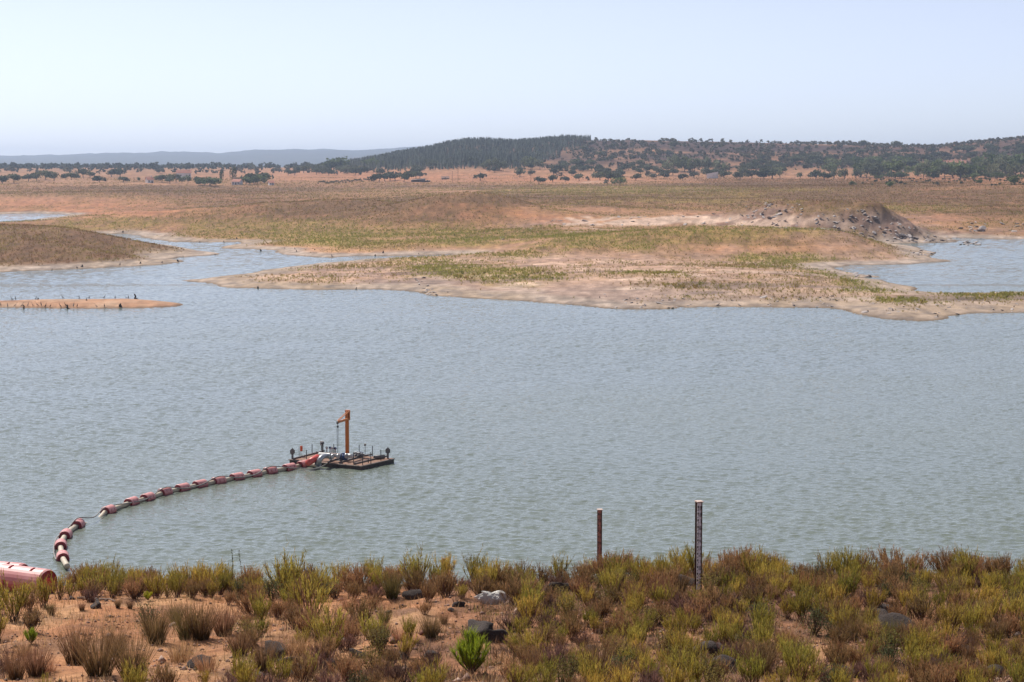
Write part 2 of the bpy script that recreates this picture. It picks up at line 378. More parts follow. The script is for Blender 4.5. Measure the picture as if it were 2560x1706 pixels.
# purple-brown heath on the hill, its shrubs' self-shadow darkened into the tone
hill = ss(GY, 1850, 2150) * (GY < 5000) * ss(PX, 850, 1000) * ss(-PY, -428, -412)
tone = lerp(tone, (.062, .04, .036), hill * np.clip(.95 + (N1 - .5) * .6 + (fbm(GX / 90, GY / 120, 77, 4) - .5) * 2.0 - .25 * ss(PX, 2100, 2400), 0, 1))
tone = lerp(tone, (.05, .058, .042), ss(GY, 3600, 6000) * np.clip(.55 + ss(GY, 5000, 7000) + (fbm(GX / 250, GY / 500, 78, 4) - .5) * 2.2, 0, 1))
gv = ss(PY, 625, 665) * (GR == 1) * (GY > 200); tone = lerp(tone, (.40, .305, .265), gv * np.clip(.62 - fg * .5 + (N3 - .5) * .8, 0, .85)); tone = lerp(tone, (.19, .15, .14), gv * np.clip((fbm(GX / 22, GY / 9, 79, 4) - .54) * 6, 0, .7)); tone = lerp(tone, (.53, .44, .385), gv * np.clip((fbm(GX / 14, GY / 12, 80, 4) - .58) * 6, 0, .6))
far_ = ss(-PY, -650, -560) * (GY < 1e5); tone = tone * (1 - far_[..., None] * np.array((.10, .16, .17)))
wm_ = ss(-PY, -790, -640) * (GY > 200) * (1 - ss(GY, 3200, 5000)); tone = tone * (1 + wm_[..., None] * np.array((.10, -.05, -.17)))
# island, sandbar
isl = (GR == 2)
tone = np.where(isl[..., None], lerp(np.broadcast_to(np.array((.17, .085, .05)), tone.shape), (.20, .13, .06), np.clip(N2, 0, 1)), tone)
tone = np.where((GR == 3)[..., None], lerp(np.broadcast_to(np.array((.43, .25, .16)), tone.shape), (.46, .33, .24), np.clip((N2 - .35) * 2, 0, 1)), tone)
# drawdown terraces: old waterlines as darker and paler contour bands
band_ = vnoise(GZ * 2.6 + .6 * fbm(GX / 25, GY / 25, 93, 2), GX / 70, 94); band2 = vnoise(GZ * 7, GX / 40, 95)
tone = tone * (1 + ((band_ - .5) * .5 + (band2 - .5) * .3) * np.where((GZ > 0) & (GR == 1), np.exp(-np.maximum(GZ, 0) / 6), 0))[..., None]
# shore mud and gravel, wet line
mud = (1 - ss(GS, 2 + 8 * N1, 9 + 16 * N1)) * (GR != 3) * (GR > 0)
mt = lerp(np.broadcast_to(np.array((.43, .35, .30)), tone.shape), (.37, .285, .215), np.clip((N1 - .35) * 3, 0, 1))
mt = lerp(mt, (.26, .215, .19), np.clip((N3 - .5) * 5, 0, .8))
tone = tone * (1 - mud[..., None]) + mt * mud[..., None]
wet = 1 - ss(GS, .2, 1.6); tone = lerp(tone, (.16, .115, .075), wet * .8 * (GR > 0))
# near bank
nb = GY < 160
T = np.zeros(GX.shape + (3,)); T[:] = (.41, .195, .098)
a1 = fbm(GX / 1.6, GY / 2.4, 81, 4); a2 = fbm(GX / .5, GY / .8, 82, 4)
T = lerp(T, (.49, .29, .16), np.clip((a1 - .46) * 3, 0, 1)); T = lerp(T, (.15, .085, .062), np.clip((a2 - .47) * 4.5, 0, .9) * (.6 + .4 * ss(GX, -5, 0)))
T = lerp(T, (.20, .105, .07), (.25 + np.clip((.55 - a1) * 2.5, 0, .6)) * ss(GX, -4, 1))
tone = np.where(nb[..., None], T, tone)
tone = np.where((GZ < -.25)[..., None], np.array((.10, .10, .06)), tone)
tone = tone * np.where(nb, .86 + .28 * fbm(GX / 1.3, GY / 2, 91, 2), .55 + .9 * fbm(GX / 1.6, GY / 7, 92, 3))[..., None]

def ground_mat():
    m, n, l, b = new_mat("ground")
    at = n.new("ShaderNodeAttribute"); at.attribute_name = "tone"
    geo = n.new("ShaderNodeNewGeometry"); pos = geo.outputs["Position"]
    n1 = noise_node(n, l, .35, 5, pos, .65); n2 = noise_node(n, l, 4.0, 6, pos, .7); n3 = noise_node(n, l, 28.0, 4, pos, .7)
    c = mix_rgb(n, l, 1.0, at.outputs["Color"], ramp(n, l, n1.outputs[0], [(.3, (.72, .70, .68)), (.7, (1.22, 1.2, 1.16))]), 'MULTIPLY')
    c = mix_rgb(n, l, 1.0, c, ramp(n, l, n2.outputs[0], [(.3, (.62, .60, .58)), (.68, (1.3, 1.28, 1.25))]), 'MULTIPLY')
    c = mix_rgb(n, l, .8, c, ramp(n, l, n3.outputs[0], [(.32, (.6, .58, .56)), (.66, (1.3, 1.3, 1.3))]), 'MULTIPLY')
    l.new(c, b.inputs["Base Color"]); b.inputs["Roughness"].default_value = .95
    b.inputs["Specular IOR Level"].default_value = .15
    ad = n.new("ShaderNodeMath"); ad.operation = 'MULTIPLY_ADD'; l.new(n3.outputs[0], ad.inputs[0]); ad.inputs[1].default_value = .25; l.new(n2.outputs[0], ad.inputs[2])
    bp = n.new("ShaderNodeBump"); bp.inputs["Strength"].default_value = .7; bp.inputs["Distance"].default_value = .12
    l.new(ad.outputs[0], bp.inputs["Height"]); l.new(bp.outputs[0], b.inputs["Normal"])
    return m
M_ground = ground_mat()
NRW, NCL = GX.shape
idx = np.arange(NRW * NCL).reshape(NRW, NCL)
Q = np.stack([idx[:-1, :-1], idx[:-1, 1:], idx[1:, 1:], idx[1:, :-1]], -1).reshape(-1, 4)
ry = np.repeat(rows[:-1], NCL - 1); qreg = GR.ravel()[Q[:, 0]]
part_id = np.where(ry < 180, 0, np.where(ry > 5200, 4, np.where(qreg == 2, 2, np.where(qreg == 3, 3, 1))))
VV = np.stack([GX, GY, GZ], -1).reshape(-1, 3); TT = tone.reshape(-1, 3)
for k, nm in enumerate(["near_bank", "ground", "grassy_island", "sandbar", "distant_hills"]):
    q = Q[part_id == k]
    u, inv = np.unique(q, return_inverse=True)
    o = obj(nm, np_mesh(nm, VV[u], inv.reshape(q.shape), M_ground, TT[u], True)); o["kind"] = "structure"

# ---------------------------------------------------------------- water
def water_mat():
    m, n, l, b = new_mat("lake_water")
    geo = n.new("ShaderNodeNewGeometry"); pos = geo.outputs["Position"]
    def mapped(sx, sy, rz=0.0):
        mp = n.new("ShaderNodeMapping"); mp.inputs["Scale"].default_value = (sx, sy, 1); mp.inputs["Rotation"].default_value = (0, 0, rz)
        l.new(pos, mp.inputs["Vector"]); return mp.outputs[0]
    w1 = noise_node(n, l, 1.0, 2, mapped(2.0, 3.6, .12), .5)
    w3 = noise_node(n, l, 1.0, 2, mapped(.016, .03, .1), .5)       # wind patches
    amp = maprange(n, l, w3.outputs[0], .34, .62, .6, 1.0)
    bp = n.new("ShaderNodeBump"); bp.inputs["Distance"].default_value = .10; l.new(amp, bp.inputs["Strength"]); l.new(w1.outputs[0], bp.inputs["Height"])
    l.new(bp.outputs[0], b.inputs["Normal"])
    c = ramp(n, l, w3.outputs[0], [(.3, (.142, .166, .130)), (.7, (.158, .182, .145))])
    l.new(c, b.inputs["Base Color"]); b.inputs["Roughness"].default_value = .06; b.inputs["IOR"].default_value = 1.333
    return m
M_water = water_mat()
def wave(x, y):
    R_ = np.random.default_rng(17); e = np.zeros_like(x)
    for i in range(40):
        lam = math.exp(R_.uniform(math.log(.55), math.log(2.1))); th = R_.normal(0, .75) + .05; k = 2 * math.pi / lam
        e += (.036 - .012 * (lam > 1.3)) / k * np.sin(k * (math.sin(th) * x + math.cos(th) * y) + R_.uniform(0, 6.283))
    return e * (.72 + .5 * ss(fbm(x / 45, y / 110, 141, 3), .3, .7))
wy = [118.]
while wy[-1] < 470: wy.append(wy[-1] + max(.26, .0019 * wy[-1]))
wy = np.array(wy); wu = np.linspace(-.29, .29, 490)
YY = np.repeat(wy[:, None], len(wu), 1); XX = YY * wu[None]
ZZ = wave(XX, YY) * ss(YY, 118, 122) * (1 - ss(YY, 458, 469.5)) * (1 - ss(np.abs(XX / YY), .280, .2895))
def grid_faces(r, c, off=0):
    i = np.arange(r * c).reshape(r, c) + off
    return np.stack([i[:-1, :-1], i[:-1, 1:], i[1:, 1:], i[1:, :-1]], -1).reshape(-1, 4)
Vw = [np.stack([XX, YY, ZZ], -1).reshape(-1, 3)]; Fw = [grid_faces(*XX.shape)]; off = XX.size
def flat(y0, y1, u0, u1, n):
    global off
    a = np.geomspace(y0, y1, n); u = np.linspace(u0, u1, 6); Yq = np.repeat(a[:, None], 6, 1); Xq = Yq * u[None]
    Vw.append(np.stack([Xq, Yq, 0 * Xq], -1).reshape(-1, 3)); Fw.append(grid_faces(n, 6, off)); off += n * 6
fy_ = [wy[-1]]
while fy_[-1] < 1230: fy_.append(fy_[-1] * 1.003)
fy_ = np.array(fy_); fu = np.linspace(-.29, .29, 320); YY = np.repeat(fy_[:, None], len(fu), 1); XX = YY * fu[None]
R_ = np.random.default_rng(19); e = np.zeros_like(XX)
for i in range(26):
    lam = math.exp(R_.uniform(math.log(2.6), math.log(5))); th = R_.normal(0, .9); k = 2 * math.pi / lam; e += .024 / k * np.sin(k * (math.sin(th) * XX + math.cos(th) * YY) + R_.uniform(0, 6.283))
ZZ = e * ss(YY, wy[-1], wy[-1] + 6) * (1 - ss(YY, 1180, 1225)) * (1 - ss(np.abs(XX / YY), .280, .2895)) * (.6 + .6 * ss(fbm(XX / 60, YY / 150, 142, 3), .35, .7))
Vw.append(np.stack([XX, YY, ZZ], -1).reshape(-1, 3)); Fw.append(grid_faces(*XX.shape, off)); off += XX.size
flat(62, 118, -.75, .75, 4); flat(118, wy[-1], -.75, -.29, 6); flat(118, wy[-1], .29, .75, 6); flat(wy[-1], fy_[-1], -.75, -.29, 8); flat(wy[-1], fy_[-1], .29, .75, 8); flat(fy_[-1], 1400, -.75, .75, 3)
o = obj("lake_water", np_mesh("lake_water", np.concatenate(Vw), np.concatenate(Fw), M_water, None, True)); o["kind"] = "structure"
# ---------------------------------------------------------------- plant and rock materials
def plant_mat(name, trans=.35, rand=.25, hue=.02):
    m, n, l, b = new_mat(name)
    at = n.new("ShaderNodeAttribute"); at.attribute_name = "tone"
    oi = n.new("ShaderNodeObjectInfo")
    c = mix_rgb(n, l, 1.0, at.outputs["Color"], oi.outputs["Color"], 'MULTIPLY')
    hs = n.new("ShaderNodeHueSaturation"); l.new(c, hs.inputs["Color"])
    l.new(maprange(n, l, oi.outputs["Random"], 0, 1, 1 - rand, 1 + rand), hs.inputs["Value"])
    l.new(maprange(n, l, oi.outputs["Random"], 0, 1, .5 + hue, .5 - hue), hs.inputs["Hue"])
    c = hs.outputs[0]
    l.new(c, b.inputs["Base Color"]); b.inputs["Roughness"].default_value = .75; b.inputs["Specular IOR Level"].default_value = .2
    tr = n.new("ShaderNodeBsdfTranslucent"); l.new(c, tr.inputs[0])
    mx = n.new("ShaderNodeMixShader"); mx.inputs[0].default_value = trans
    l.new(b.outputs[0], mx.inputs[1]); l.new(tr.outputs[0], mx.inputs[2]); l.new(mx.outputs[0], n["Material Output"].inputs[0])
    return m
M_leaf = plant_mat("foliage", .48, .2, .010); M_stem = plant_mat("woody_stem", .05, .15)
M_grass = plant_mat("dry_grass", .4, .2)
def rock_mat(name, c0, c1, lich):
    m, n, l, b = new_mat(name)
    tc = n.new("ShaderNodeTexCoord"); oi = n.new("ShaderNodeObjectInfo")
    ad = n.new("ShaderNodeVectorMath"); ad.operation = 'ADD'; l.new(tc.outputs["Object"], ad.inputs[0])
    ml = n.new("ShaderNodeVectorMath"); ml.operation = 'SCALE'; ml.inputs[0].default_value = (31, 17, 23); l.new(oi.outputs["Random"], ml.inputs["Scale"]); l.new(ml.outputs[0], ad.inputs[1])
    v = ad.outputs[0]
    n1 = noise_node(n, l, 2.2, 6, v, .7); n2 = noise_node(n, l, 9, 6, v, .75)
    c = ramp(n, l, n1.outputs[0], [(.3, c0), (.7, c1)])
    c = mix_rgb(n, l, maprange(n, l, n2.outputs[0], .52, .72, 0, .7), c, lich)
    l.new(c, b.inputs["Base Color"]); b.inputs["Roughness"].default_value = .92
    bp = n.new("ShaderNodeBump"); bp.inputs["Strength"].default_value = .8; bp.inputs["Distance"].default_value = .06
    l.new(n2.outputs[0], bp.inputs["Height"]); l.new(bp.outputs[0], b.inputs["Normal"]); return m
M_basalt = rock_mat("dark_rock", (.028, .018, .015), (.07, .047, .037), (.11, .08, .064))
M_grey = rock_mat("grey_rock", (.33, .275, .25), (.48, .415, .38), (.55, .50, .46))
M_white = rock_mat("white_rock", (.62, .58, .53), (.80, .76, .70), (.42, .36, .30))

class Blades:
    """many thin tapered blades gathered into one mesh"""
    def __init__(s): s.V = []; s.F = []; s.T = []; s.n = 0
    def blade(s, p, d, L, w, c0, c1, bend=0.0, side=None, seg=2):
        p = np.array(p, float); d = np.array(d, float); d /= np.linalg.norm(d)
        if side is None:
            r = rnd.random() * 6.283; side = np.array((math.cos(r), math.sin(r), 0))
        bd = np.array((d[0], d[1], 0)); bl = np.linalg.norm(bd); bd = bd / bl if bl > 1e-3 else np.array((1., 0, 0))
        base = s.n
        for k in range(seg):
            t = k / seg; q = p + d * L * t + (bd - np.array((0, 0, .5))) * bend * L * t * t
            ww = w * (1 - .55 * t) / 2
            s.V += [q - side * ww, q + side * ww]; c = tuple(a + (b - a) * t for a, b in zip(c0, c1)); s.T += [c, c]
        s.V.append(p + d * L + (bd - np.array((0, 0, .5))) * bend * L); s.T.append(c1); s.n += 2 * seg + 1
        for k in range(seg - 1):
            a = base + 2 * k; s.F += [(a, a + 1, a + 3), (a, a + 3, a + 2)]
        a = base + 2 * (seg - 1); s.F.append((a, a + 1, a + 2))
    def mesh(s, name, mat): return np_mesh(name, np.array(s.V), np.array(s.F), mat, np.array(s.T))
def rdir(tilt, az): return (math.sin(tilt) * math.cos(az), math.sin(tilt) * math.sin(az), math.cos(tilt))

def broom(seed, h=.85, stems=30, twigs=15, spread=.62, lean=0.0, tip=(.50, .40, .07), mid=(.27, .19, .05), brown=(.115, .055, .045), tw=.0125):
    """upright twiggy shrub: brown stems, whip-like olive twigs"""
    rnd.seed(seed); st = MB(); fo = Blades()
    for i in range(stems):
        az = rnd.random() * 6.283; tilt = spread * math.sqrt(rnd.random()); L = h * rnd.uniform(.55, .98) * (1 - .2 * tilt)
        b = Vector((rnd.uniform(-.07, .07), rnd.uniform(-.07, .07), -.04)); pts = [b]; d = Vector(rdir(tilt * 1.15 + .05, az)) + Vector((lean, 0, 0))
        for k in range(4):
            d = (d + Vector((rnd.uniform(-.12, .12), rnd.uniform(-.12, .12), .10))).normalized(); pts.append(pts[-1] + d * L * .2)
        st.tube(pts, [.0075, .006, .0048, .0035, .002], 3, False)
        gone = rnd.random() < .16
        for k in range(twigs):
            t = rnd.uniform(.25, 1.0) ** .8 * 3.999; j = int(t); p = pts[j].lerp(pts[j + 1], t - j)
            dd = d * .9 + Vector((rnd.uniform(-.5, .5), rnd.uniform(-.5, .5), rnd.uniform(.2, .9)))
            ln = h * rnd.uniform(.16, .36) * (.6 + .1 * t)
            c1 = tip if rnd.random() > .3 else (tip[0] * 1.25, tip[1] * 1.02, tip[2])
            v = rnd.uniform(.7, 1.25)
            if gone: fo.blade(p, dd, ln * .8, tw * .7, brown, tuple(q * 1.5 for q in brown))
            else:
                fo.blade(p, dd, ln, tw * rnd.uniform(.8, 1.3), tuple(q * v * .8 for q in mid), tuple(q * v for q in c1), rnd.uniform(0, .12))
                for q in range(2):
                    e = p + dd.normalized() * ln * rnd.uniform(.4, .9)
                    fo.blade(e, dd + Vector((rnd.uniform(-.8, .8), rnd.uniform(-.8, .8), .1)), ln * .35, tw * 1.1, tuple(q_ * v for q_ in mid), tuple(q_ * v * 1.1 for q_ in c1), 0, None, 1)
    st.c = [tuple(q * rnd.uniform(.8, 1.2) for q in brown)] * len(st.v)
    return st.mesh("stems", M_stem), fo.mesh("foliage", M_leaf)
def tussock(seed, h=.75, n=330, spread=.42, base=(.075, .05, .02), tip=(.30, .16, .085), w=.007):
    rnd.seed(seed); g = Blades()
    for i in range(n):
        az = rnd.random() * 6.283; r = .11 * math.sqrt(rnd.random()); tilt = spread * (r / .11) ** 1.3 * rnd.uniform(.4, 1.2)
        v = rnd.uniform(.7, 1.25)
        g.blade((r * math.cos(az), r * math.sin(az), -.03), rdir(tilt, az + rnd.uniform(-.4, .4)), h * rnd.uniform(.5, 1.0), w, tuple(q * v for q in base), tuple(q * v for q in tip), rnd.uniform(0, .25), None, 3)
    return g.mesh("blades", M_grass)
def leafy(seed, h=.6, n=900, col=(.10, .13, .04), leaf=.035, width=.36, brown=(.10, .06, .045)):
    """small leaved rounded bush"""
    rnd.seed(seed); st = MB(); fo = Blades()
    for i in range(14):
        az = rnd.random() * 6.283; d = Vector(rdir(rnd.uniform(.05, .7), az)); p = Vector((0, 0, -.03)); pts = [p]
        for k in range(3): d = (d + Vector((rnd.uniform(-.2, .2), rnd.uniform(-.2, .2), .12))).normalized(); pts.append(pts[-1] + d * h * .28)
        st.tube(pts, [.009, .007, .005, .003], 3, False)
        for k in range(n // 14):
            j = rnd.choice((0, 1, 1, 2, 2, 2)); q = pts[j].lerp(pts[j + 1], rnd.random()) + Vector((rnd.gauss(0, 1), rnd.gauss(0, 1), rnd.gauss(0, .8))) * h * .10
            v = rnd.uniform(.6, 1.35)
            fo.blade(q, (rnd.uniform(-1, 1), rnd.uniform(-1, 1), rnd.uniform(-.2, 1)), leaf * rnd.uniform(.7, 1.4), leaf * .5, tuple(c * v * .8 for c in col), tuple(c * v for c in col), 0, None, 2)
    st.c = [brown] * len(st.v)
    return st.mesh("stems", M_stem), fo.mesh("foliage", M_leaf)
def needle_bush(seed):
    """bright green young pine: dense upright needles"""
    rnd.seed(seed); st = MB(); fo = Blades()
    for i in range(26):
        az = rnd.random() * 6.283; ti = .85 * math.sqrt(rnd.random()); d = Vector(rdir(ti, az)); L = .34 * (1 - .3 * ti * ti) * rnd.uniform(.8, 1.1)
        a = Vector((0, 0, .02)); m = a + d * L * .6; e = m + (d + Vector((0, 0, .7))).normalized() * L * .55
        st.tube([a, m, e], [.008, .006, .003], 3, False)
        for k in range(90):
            t = rnd.uniform(.25, 1.1); q = a.lerp(m, t / .6) if t < .6 else m.lerp(e, (t - .6) / .5)
            v = rnd.uniform(.6, 1.3)
            fo.blade(q, d * .5 + Vector((rnd.uniform(-.7, .7), rnd.uniform(-.7, .7), .8)), rnd.uniform(.07, .13), .0065, (.14 * v, .19 * v, .018), (.33 * v, .40 * v, .03), .05, None, 2)
    st.c = [(.10, .06, .045)] * len(st.v)
    return st.mesh("stems", M_stem), fo.mesh("foliage", M_leaf)
def boulder(seed, mat, sub=3, flat=.7, rough=.35, name="boulder"):
    """faceted weathered boulder"""
    R = np.random.default_rng(seed); bm = bmesh.new(); bmesh.ops.create_icosphere(bm, subdivisions=sub, radius=1)
    V = np.array([v.co for v in bm.verts])
    planes = R.normal(size=(11, 3)); planes /= np.linalg.norm(planes, axis=1)[:, None]; off = R.uniform(.5, .85, 11)
    for n_, d_ in zip(planes, off):
        s = V @ n_; ex = np.maximum(s - d_, 0); V = V - n_ * (ex * .98)[:, None]
    nn = fbm(V[:, 0] * 1.7 + V[:, 2] * 1.1 + seed, V[:, 1] * 1.7 - V[:, 2] * .8, seed, 4) - .5
    V = V * (1 + rough * nn)[:, None]; V[:, 2] *= flat; V[:, 0] *= R.uniform(1.0, 1.35)
    for v, c in zip(bm.verts, V): v.co = c
    me = bpy.data.meshes.new(name); bm.to_mesh(me); bm.free(); me.materials.append(mat)
    me.polygons.foreach_set("use_smooth", [sub > 2] * len(me.polygons)); return me

BROOM = [broom(100 + i, h=.95, stems=30, twigs=10, spread=.60 if i % 2 else .5) for i in range(5)]
BROOM_G = [broom(120 + i, h=.95, stems=28, twigs=10, spread=.55, tip=(.43, .375, .065), mid=(.25, .195, .05)) for i in range(3)]
BROOM_B = [broom(140 + i, h=.8, stems=34, twigs=12, spread=.7, tip=(.37, .235, .105), mid=(.19, .105, .058), brown=(.12, .06, .05)) for i in range(3)]
HEATH = [broom(160 + i, h=.5, stems=44, twigs=12, spread=.95, tip=(.21, .12, .09), mid=(.13, .075, .065), brown=(.10, .055, .05), tw=.007) for i in range(2)]
TUSS = [tussock(200 + i) for i in range(3)]
TUSS_G = [tussock(210 + i, tip=(.20, .15, .05), base=(.06, .06, .02)) for i in range(2)]
STRAW = [tussock(220 + i, h=.4, n=160, spread=.55, base=(.30, .15, .07), tip=(.55, .33, .17), w=.006) for i in range(2)]
LEAFY = [leafy(230, col=(.10, .115, .045)), leafy(231, col=(.24, .19, .055))]

def plant(name, parts, label, cat, group, x, y, scale, rz, lean=(0, 0), color=None):
    t = thing(name, label, cat, (x, y, H1(x, y)), rz, group, scale); t.rotation_euler = (lean[0], lean[1], rz)
    for nm, me in parts:
        o = obj(nm, me, t)
        if color: o.color = (*color, 1)
    return t
def broom_parts(p): return [("stems", p[0]), ("foliage", p[1])]

# ---------------------------------------------------------------- shrubs of the near bank
prs = random.Random(5); taken = []
def free(x, y, r):
    for (a, b, q) in taken:
        if (a - x) ** 2 + (b - y) ** 2 < (r + q) ** 2: return False
    return True
def bankpt(px, py):
    h = hits([px], [py], 20, 66, 900)[0]; return h if not np.isnan(h[0]) else None
BARE = [(230,1590,260,75),(420,1600,160,40),(520,1530,120,30),(1000,1560,130,50),(830,1545,90,40),(150,1540,120,35),(1040,1520,110,22),(350,1660,190,50),(680,1600,40,60),(640,1510,60,20),(1720,1620,60,30),(1980,1590,70,35),(2060,1640,60,30),(1450,1650,60,25),(2520,1420,30,20)]
def bare(px, py): return max(math.exp(-.6 * (((px - a) / rx) ** 2 + ((py - b) / ry) ** 2)) for a, b, rx, ry in BARE)
key = [   # tall or otherwise distinct plants, by photograph position of the foot
    ("broom_shrub", "y", 35, 1555, 1.25, "tall yellow-tipped broom shrub in front of the red floats on the bank"),
    ("broom_shrub", "y", 150, 1500, .8, "small ochre broom shrub at the lower corner of the red float"),
    ("broom_shrub", "b", 75, 1530, .85, "dry brown broom shrub in front of the red float"),
    ("broom_shrub", "y", 110, 1520, 1.0, "leaning ochre broom shrub against the end of the red float"),
    ("broom_shrub", "g", 235, 1492, 1.15, "dark-topped broom shrub on the bank beside the red floats"),
    ("broom_shrub", "y", 510, 1485, 1.1, "bright yellow broom shrub at the bank's edge beside the tall thin sapling"),
    ("broom_shrub", "g", 715, 1500, 1.55, "tallest green broom shrub on the bank, standing out above the water"),
    ("broom_shrub", "g", 775, 1545, 1.45, "wide dark broom shrub above bare straw ground, with brown lower stems"),
    ("broom_shrub", "g", 820, 1612, 1.1, "low spreading green broom shrub between straw patches and dark boulders"),
    ("broom_shrub", "g", 1040, 1470, 1.25, "green broom shrub at the bank's edge beside the short wooden stake"),
    ("broom_shrub", "b", 2370, 1440, 1.1, "bushy reddish-brown shrub topping the bank's edge above the water"),
    ("broom_shrub", "b", 2290, 1445, 1.0, "dark brown bare-twigged shrub at the bank's edge beside a bushy reddish one"),
]
for nm, kd, px, py, sc, lab in key:
    p = bankpt(px, py)
    if p is None: continue
    P = {"y": BROOM, "g": BROOM_G, "b": BROOM_B}[kd]; m = prs.choice(P)
    plant(nm, broom_parts(m), lab, "shrub", None, p[0], p[1], sc * .9, prs.random() * 6.28); taken.append((p[0], p[1], .25))
LM = [("the stored red floats", 62, 1480), ("the thin saplings", 595, 1475), ("the short wooden stake", 1108, 1450), ("the rust-red staff gauge", 1500, 1440), ("the tall grey staff gauge", 1750, 1465), ("the white furrowed rock", 1237, 1510),
      ("the bright green pine bush", 1180, 1690), ("the flat layered boulder", 1035, 1495), ("the long rounded boulder", 1195, 1590), ("the olive leafy bush", 952, 1640), ("the split brown boulder", 500, 1670), ("the big dark rock heap", 2250, 1575), ("the black shaded boulders", 1790, 1655), ("the bushy reddish edge shrub", 2370, 1440), ("the small bright green tuft", 78, 1612), ("the brown rush clump", 480, 1600), ("the lime green bush", 370, 1503), ("the wide dark broom shrub", 775, 1545)]
def landmark(px, py):
    q = min(LM, key=lambda m: ((m[1] - px) / 1.0) ** 2 + ((m[2] - py) * 2.2) ** 2)
    rel = "right beside" if ((q[1] - px) ** 2 + ((q[2] - py) * 2.2) ** 2) ** .5 < 110 else "lakeward of" if py < q[2] - 28 else "upslope of" if py > q[2] + 28 else "in the same row as"
    return rel + " " + q[0]
LM2 = [("beside the long rounded boulder", 1195, 1590), ("behind the white furrowed rock", 1237, 1480), ("near the bright green pine bush", 1180, 1690), ("beside the big dark rock heap", 2250, 1575), ("near the split brown boulder", 640, 1680), ("at the bank's edge near the thin saplings", 620, 1470), ("near the black shaded boulders", 1790, 1655), ("below the rust-red staff gauge", 1450, 1470), ("near the flat layered boulder", 1035, 1495), ("on the right end of the rock heap's slope", 2480, 1670)]
def landmark2(px, py): return min(LM2, key=lambda m: (m[1] - px) ** 2 + ((m[2] - py) * 2) ** 2)[0].replace("right end of the ", "slope beyond the ").replace("'s slope", "")
def clear(p, r, front=True):
    taken.append((p[0], p[1], r))
    if front:
        for k in (.4, .8, 1.2): taken.append((p[0] * (1 - k / p[1]), p[1] - k, r * .9))
# rush tussocks
tl = [(250,1690,1.35),(190,1660,1.2),(330,1700,1.2),(470,1600,1.15),(500,1600,1.2),(560,1590,1.05),(390,1610,1.2),(1078,1595,.8),(980,1495,.95),(660,1680,.9),(1490,1690,1.0),(1650,1500,.85),(1700,1480,.8),
      (125,1535,.4),(130,1540,.35),(295,1520,.35),(325,1522,.35),(205,1528,.35),(960,1560,.55),(905,1540,.5),(730,1535,.6),(1110,1560,.4),(1740,1570,.5),(2230,1610,.7),(2130,1600,.8),(90,1690,.9),(40,1700,.8),(290,1640,.9),(440,1560,.7),(600,1640,.8),(1900,1690,.8),(2420,1660,.7),(2490,1600,.7),(1420,1580,.6),(1330,1690,.7)]
for i, (px, py, sc) in enumerate(tl):
    p = bankpt(px, py)
    if p is None: continue
    g = i % 5 in (3,); M = TUSS_G if g else TUSS
    plant("rush_tussock", [("blades", prs.choice(M))], (("olive-green rush tussock " if g else "brown dry rush tussock ") + landmark(px, py)) if sc > .6 else "short dry rush tuft sticking out of the bare earth",
          "grass", ("olive rush tussocks" if g else "brown rush tussocks") if sc > .6 else "short rush tufts on the bare earth", p[0], p[1], sc, prs.random() * 6.28, (0, 0), tuple([prs.uniform(.8, 1.2)] * 3)); clear(p, .16 * sc, sc > .6)
for px, py, sc in [(450,1655,1.3),(735,1640,1.2),(760,1640,1.1),(870,1520,1),(1540,1585,1),(1590,1560,.9),(700,1530,1),(520,1680,1.1),(1000,1600,.9),(860,1570,.9),(1960,1610,1),(2240,1560,.8),(60,1640,.9),(120,1680,.9)]:
    p = bankpt(px, py)
    if p is not None: plant("straw_tuft", [("blades", prs.choice(STRAW))], "pale orange straw tuft on the near bank", "grass", "straw tufts on the near bank", p[0], p[1], sc, prs.random() * 6.28)
# three bright plants
for px, py, sc, lab, nm, cat in [(1180, 1692, 1.5, "bright green young pine bush among brown heath and dark rocks", "pine_bush", "bush"),
                                 (78, 1612, .62, "small bright green tuft casting a shadow on bare earth", "green_tuft", "plant"),
                                 (370, 1503, .52, "small lime green bush at the edge of the bare earth", "lime_bush", "bush")]:
    p = bankpt(px, py); m = needle_bush(int(px)); t = plant(nm, broom_parts(m), lab, cat, None, p[0], p[1], sc, 1.0); clear(p, .3 * sc + .08)
    if nm == "lime_bush":
        for c in t.children: c.color = (1.35, 1.1, .9, 1)
for px, py, sc, lab in [(680, 1515, 1.2, "dark grey-green leafy bush behind the straw ground"), (952, 1640, .95, "olive leafy bush between straw ground and dark boulders"), (370, 1590, 1.1, "dark leafy sprig growing through the brown rushes"), (600, 1500, .9, "grey-green leafy bush beside a dark boulder at the bank's edge")]:
    p = bankpt(px, py); plant("leafy_bush", broom_parts(LEAFY[0 if px != 952 else 1]), lab, "bush", None, p[0], p[1], sc, 2.0)
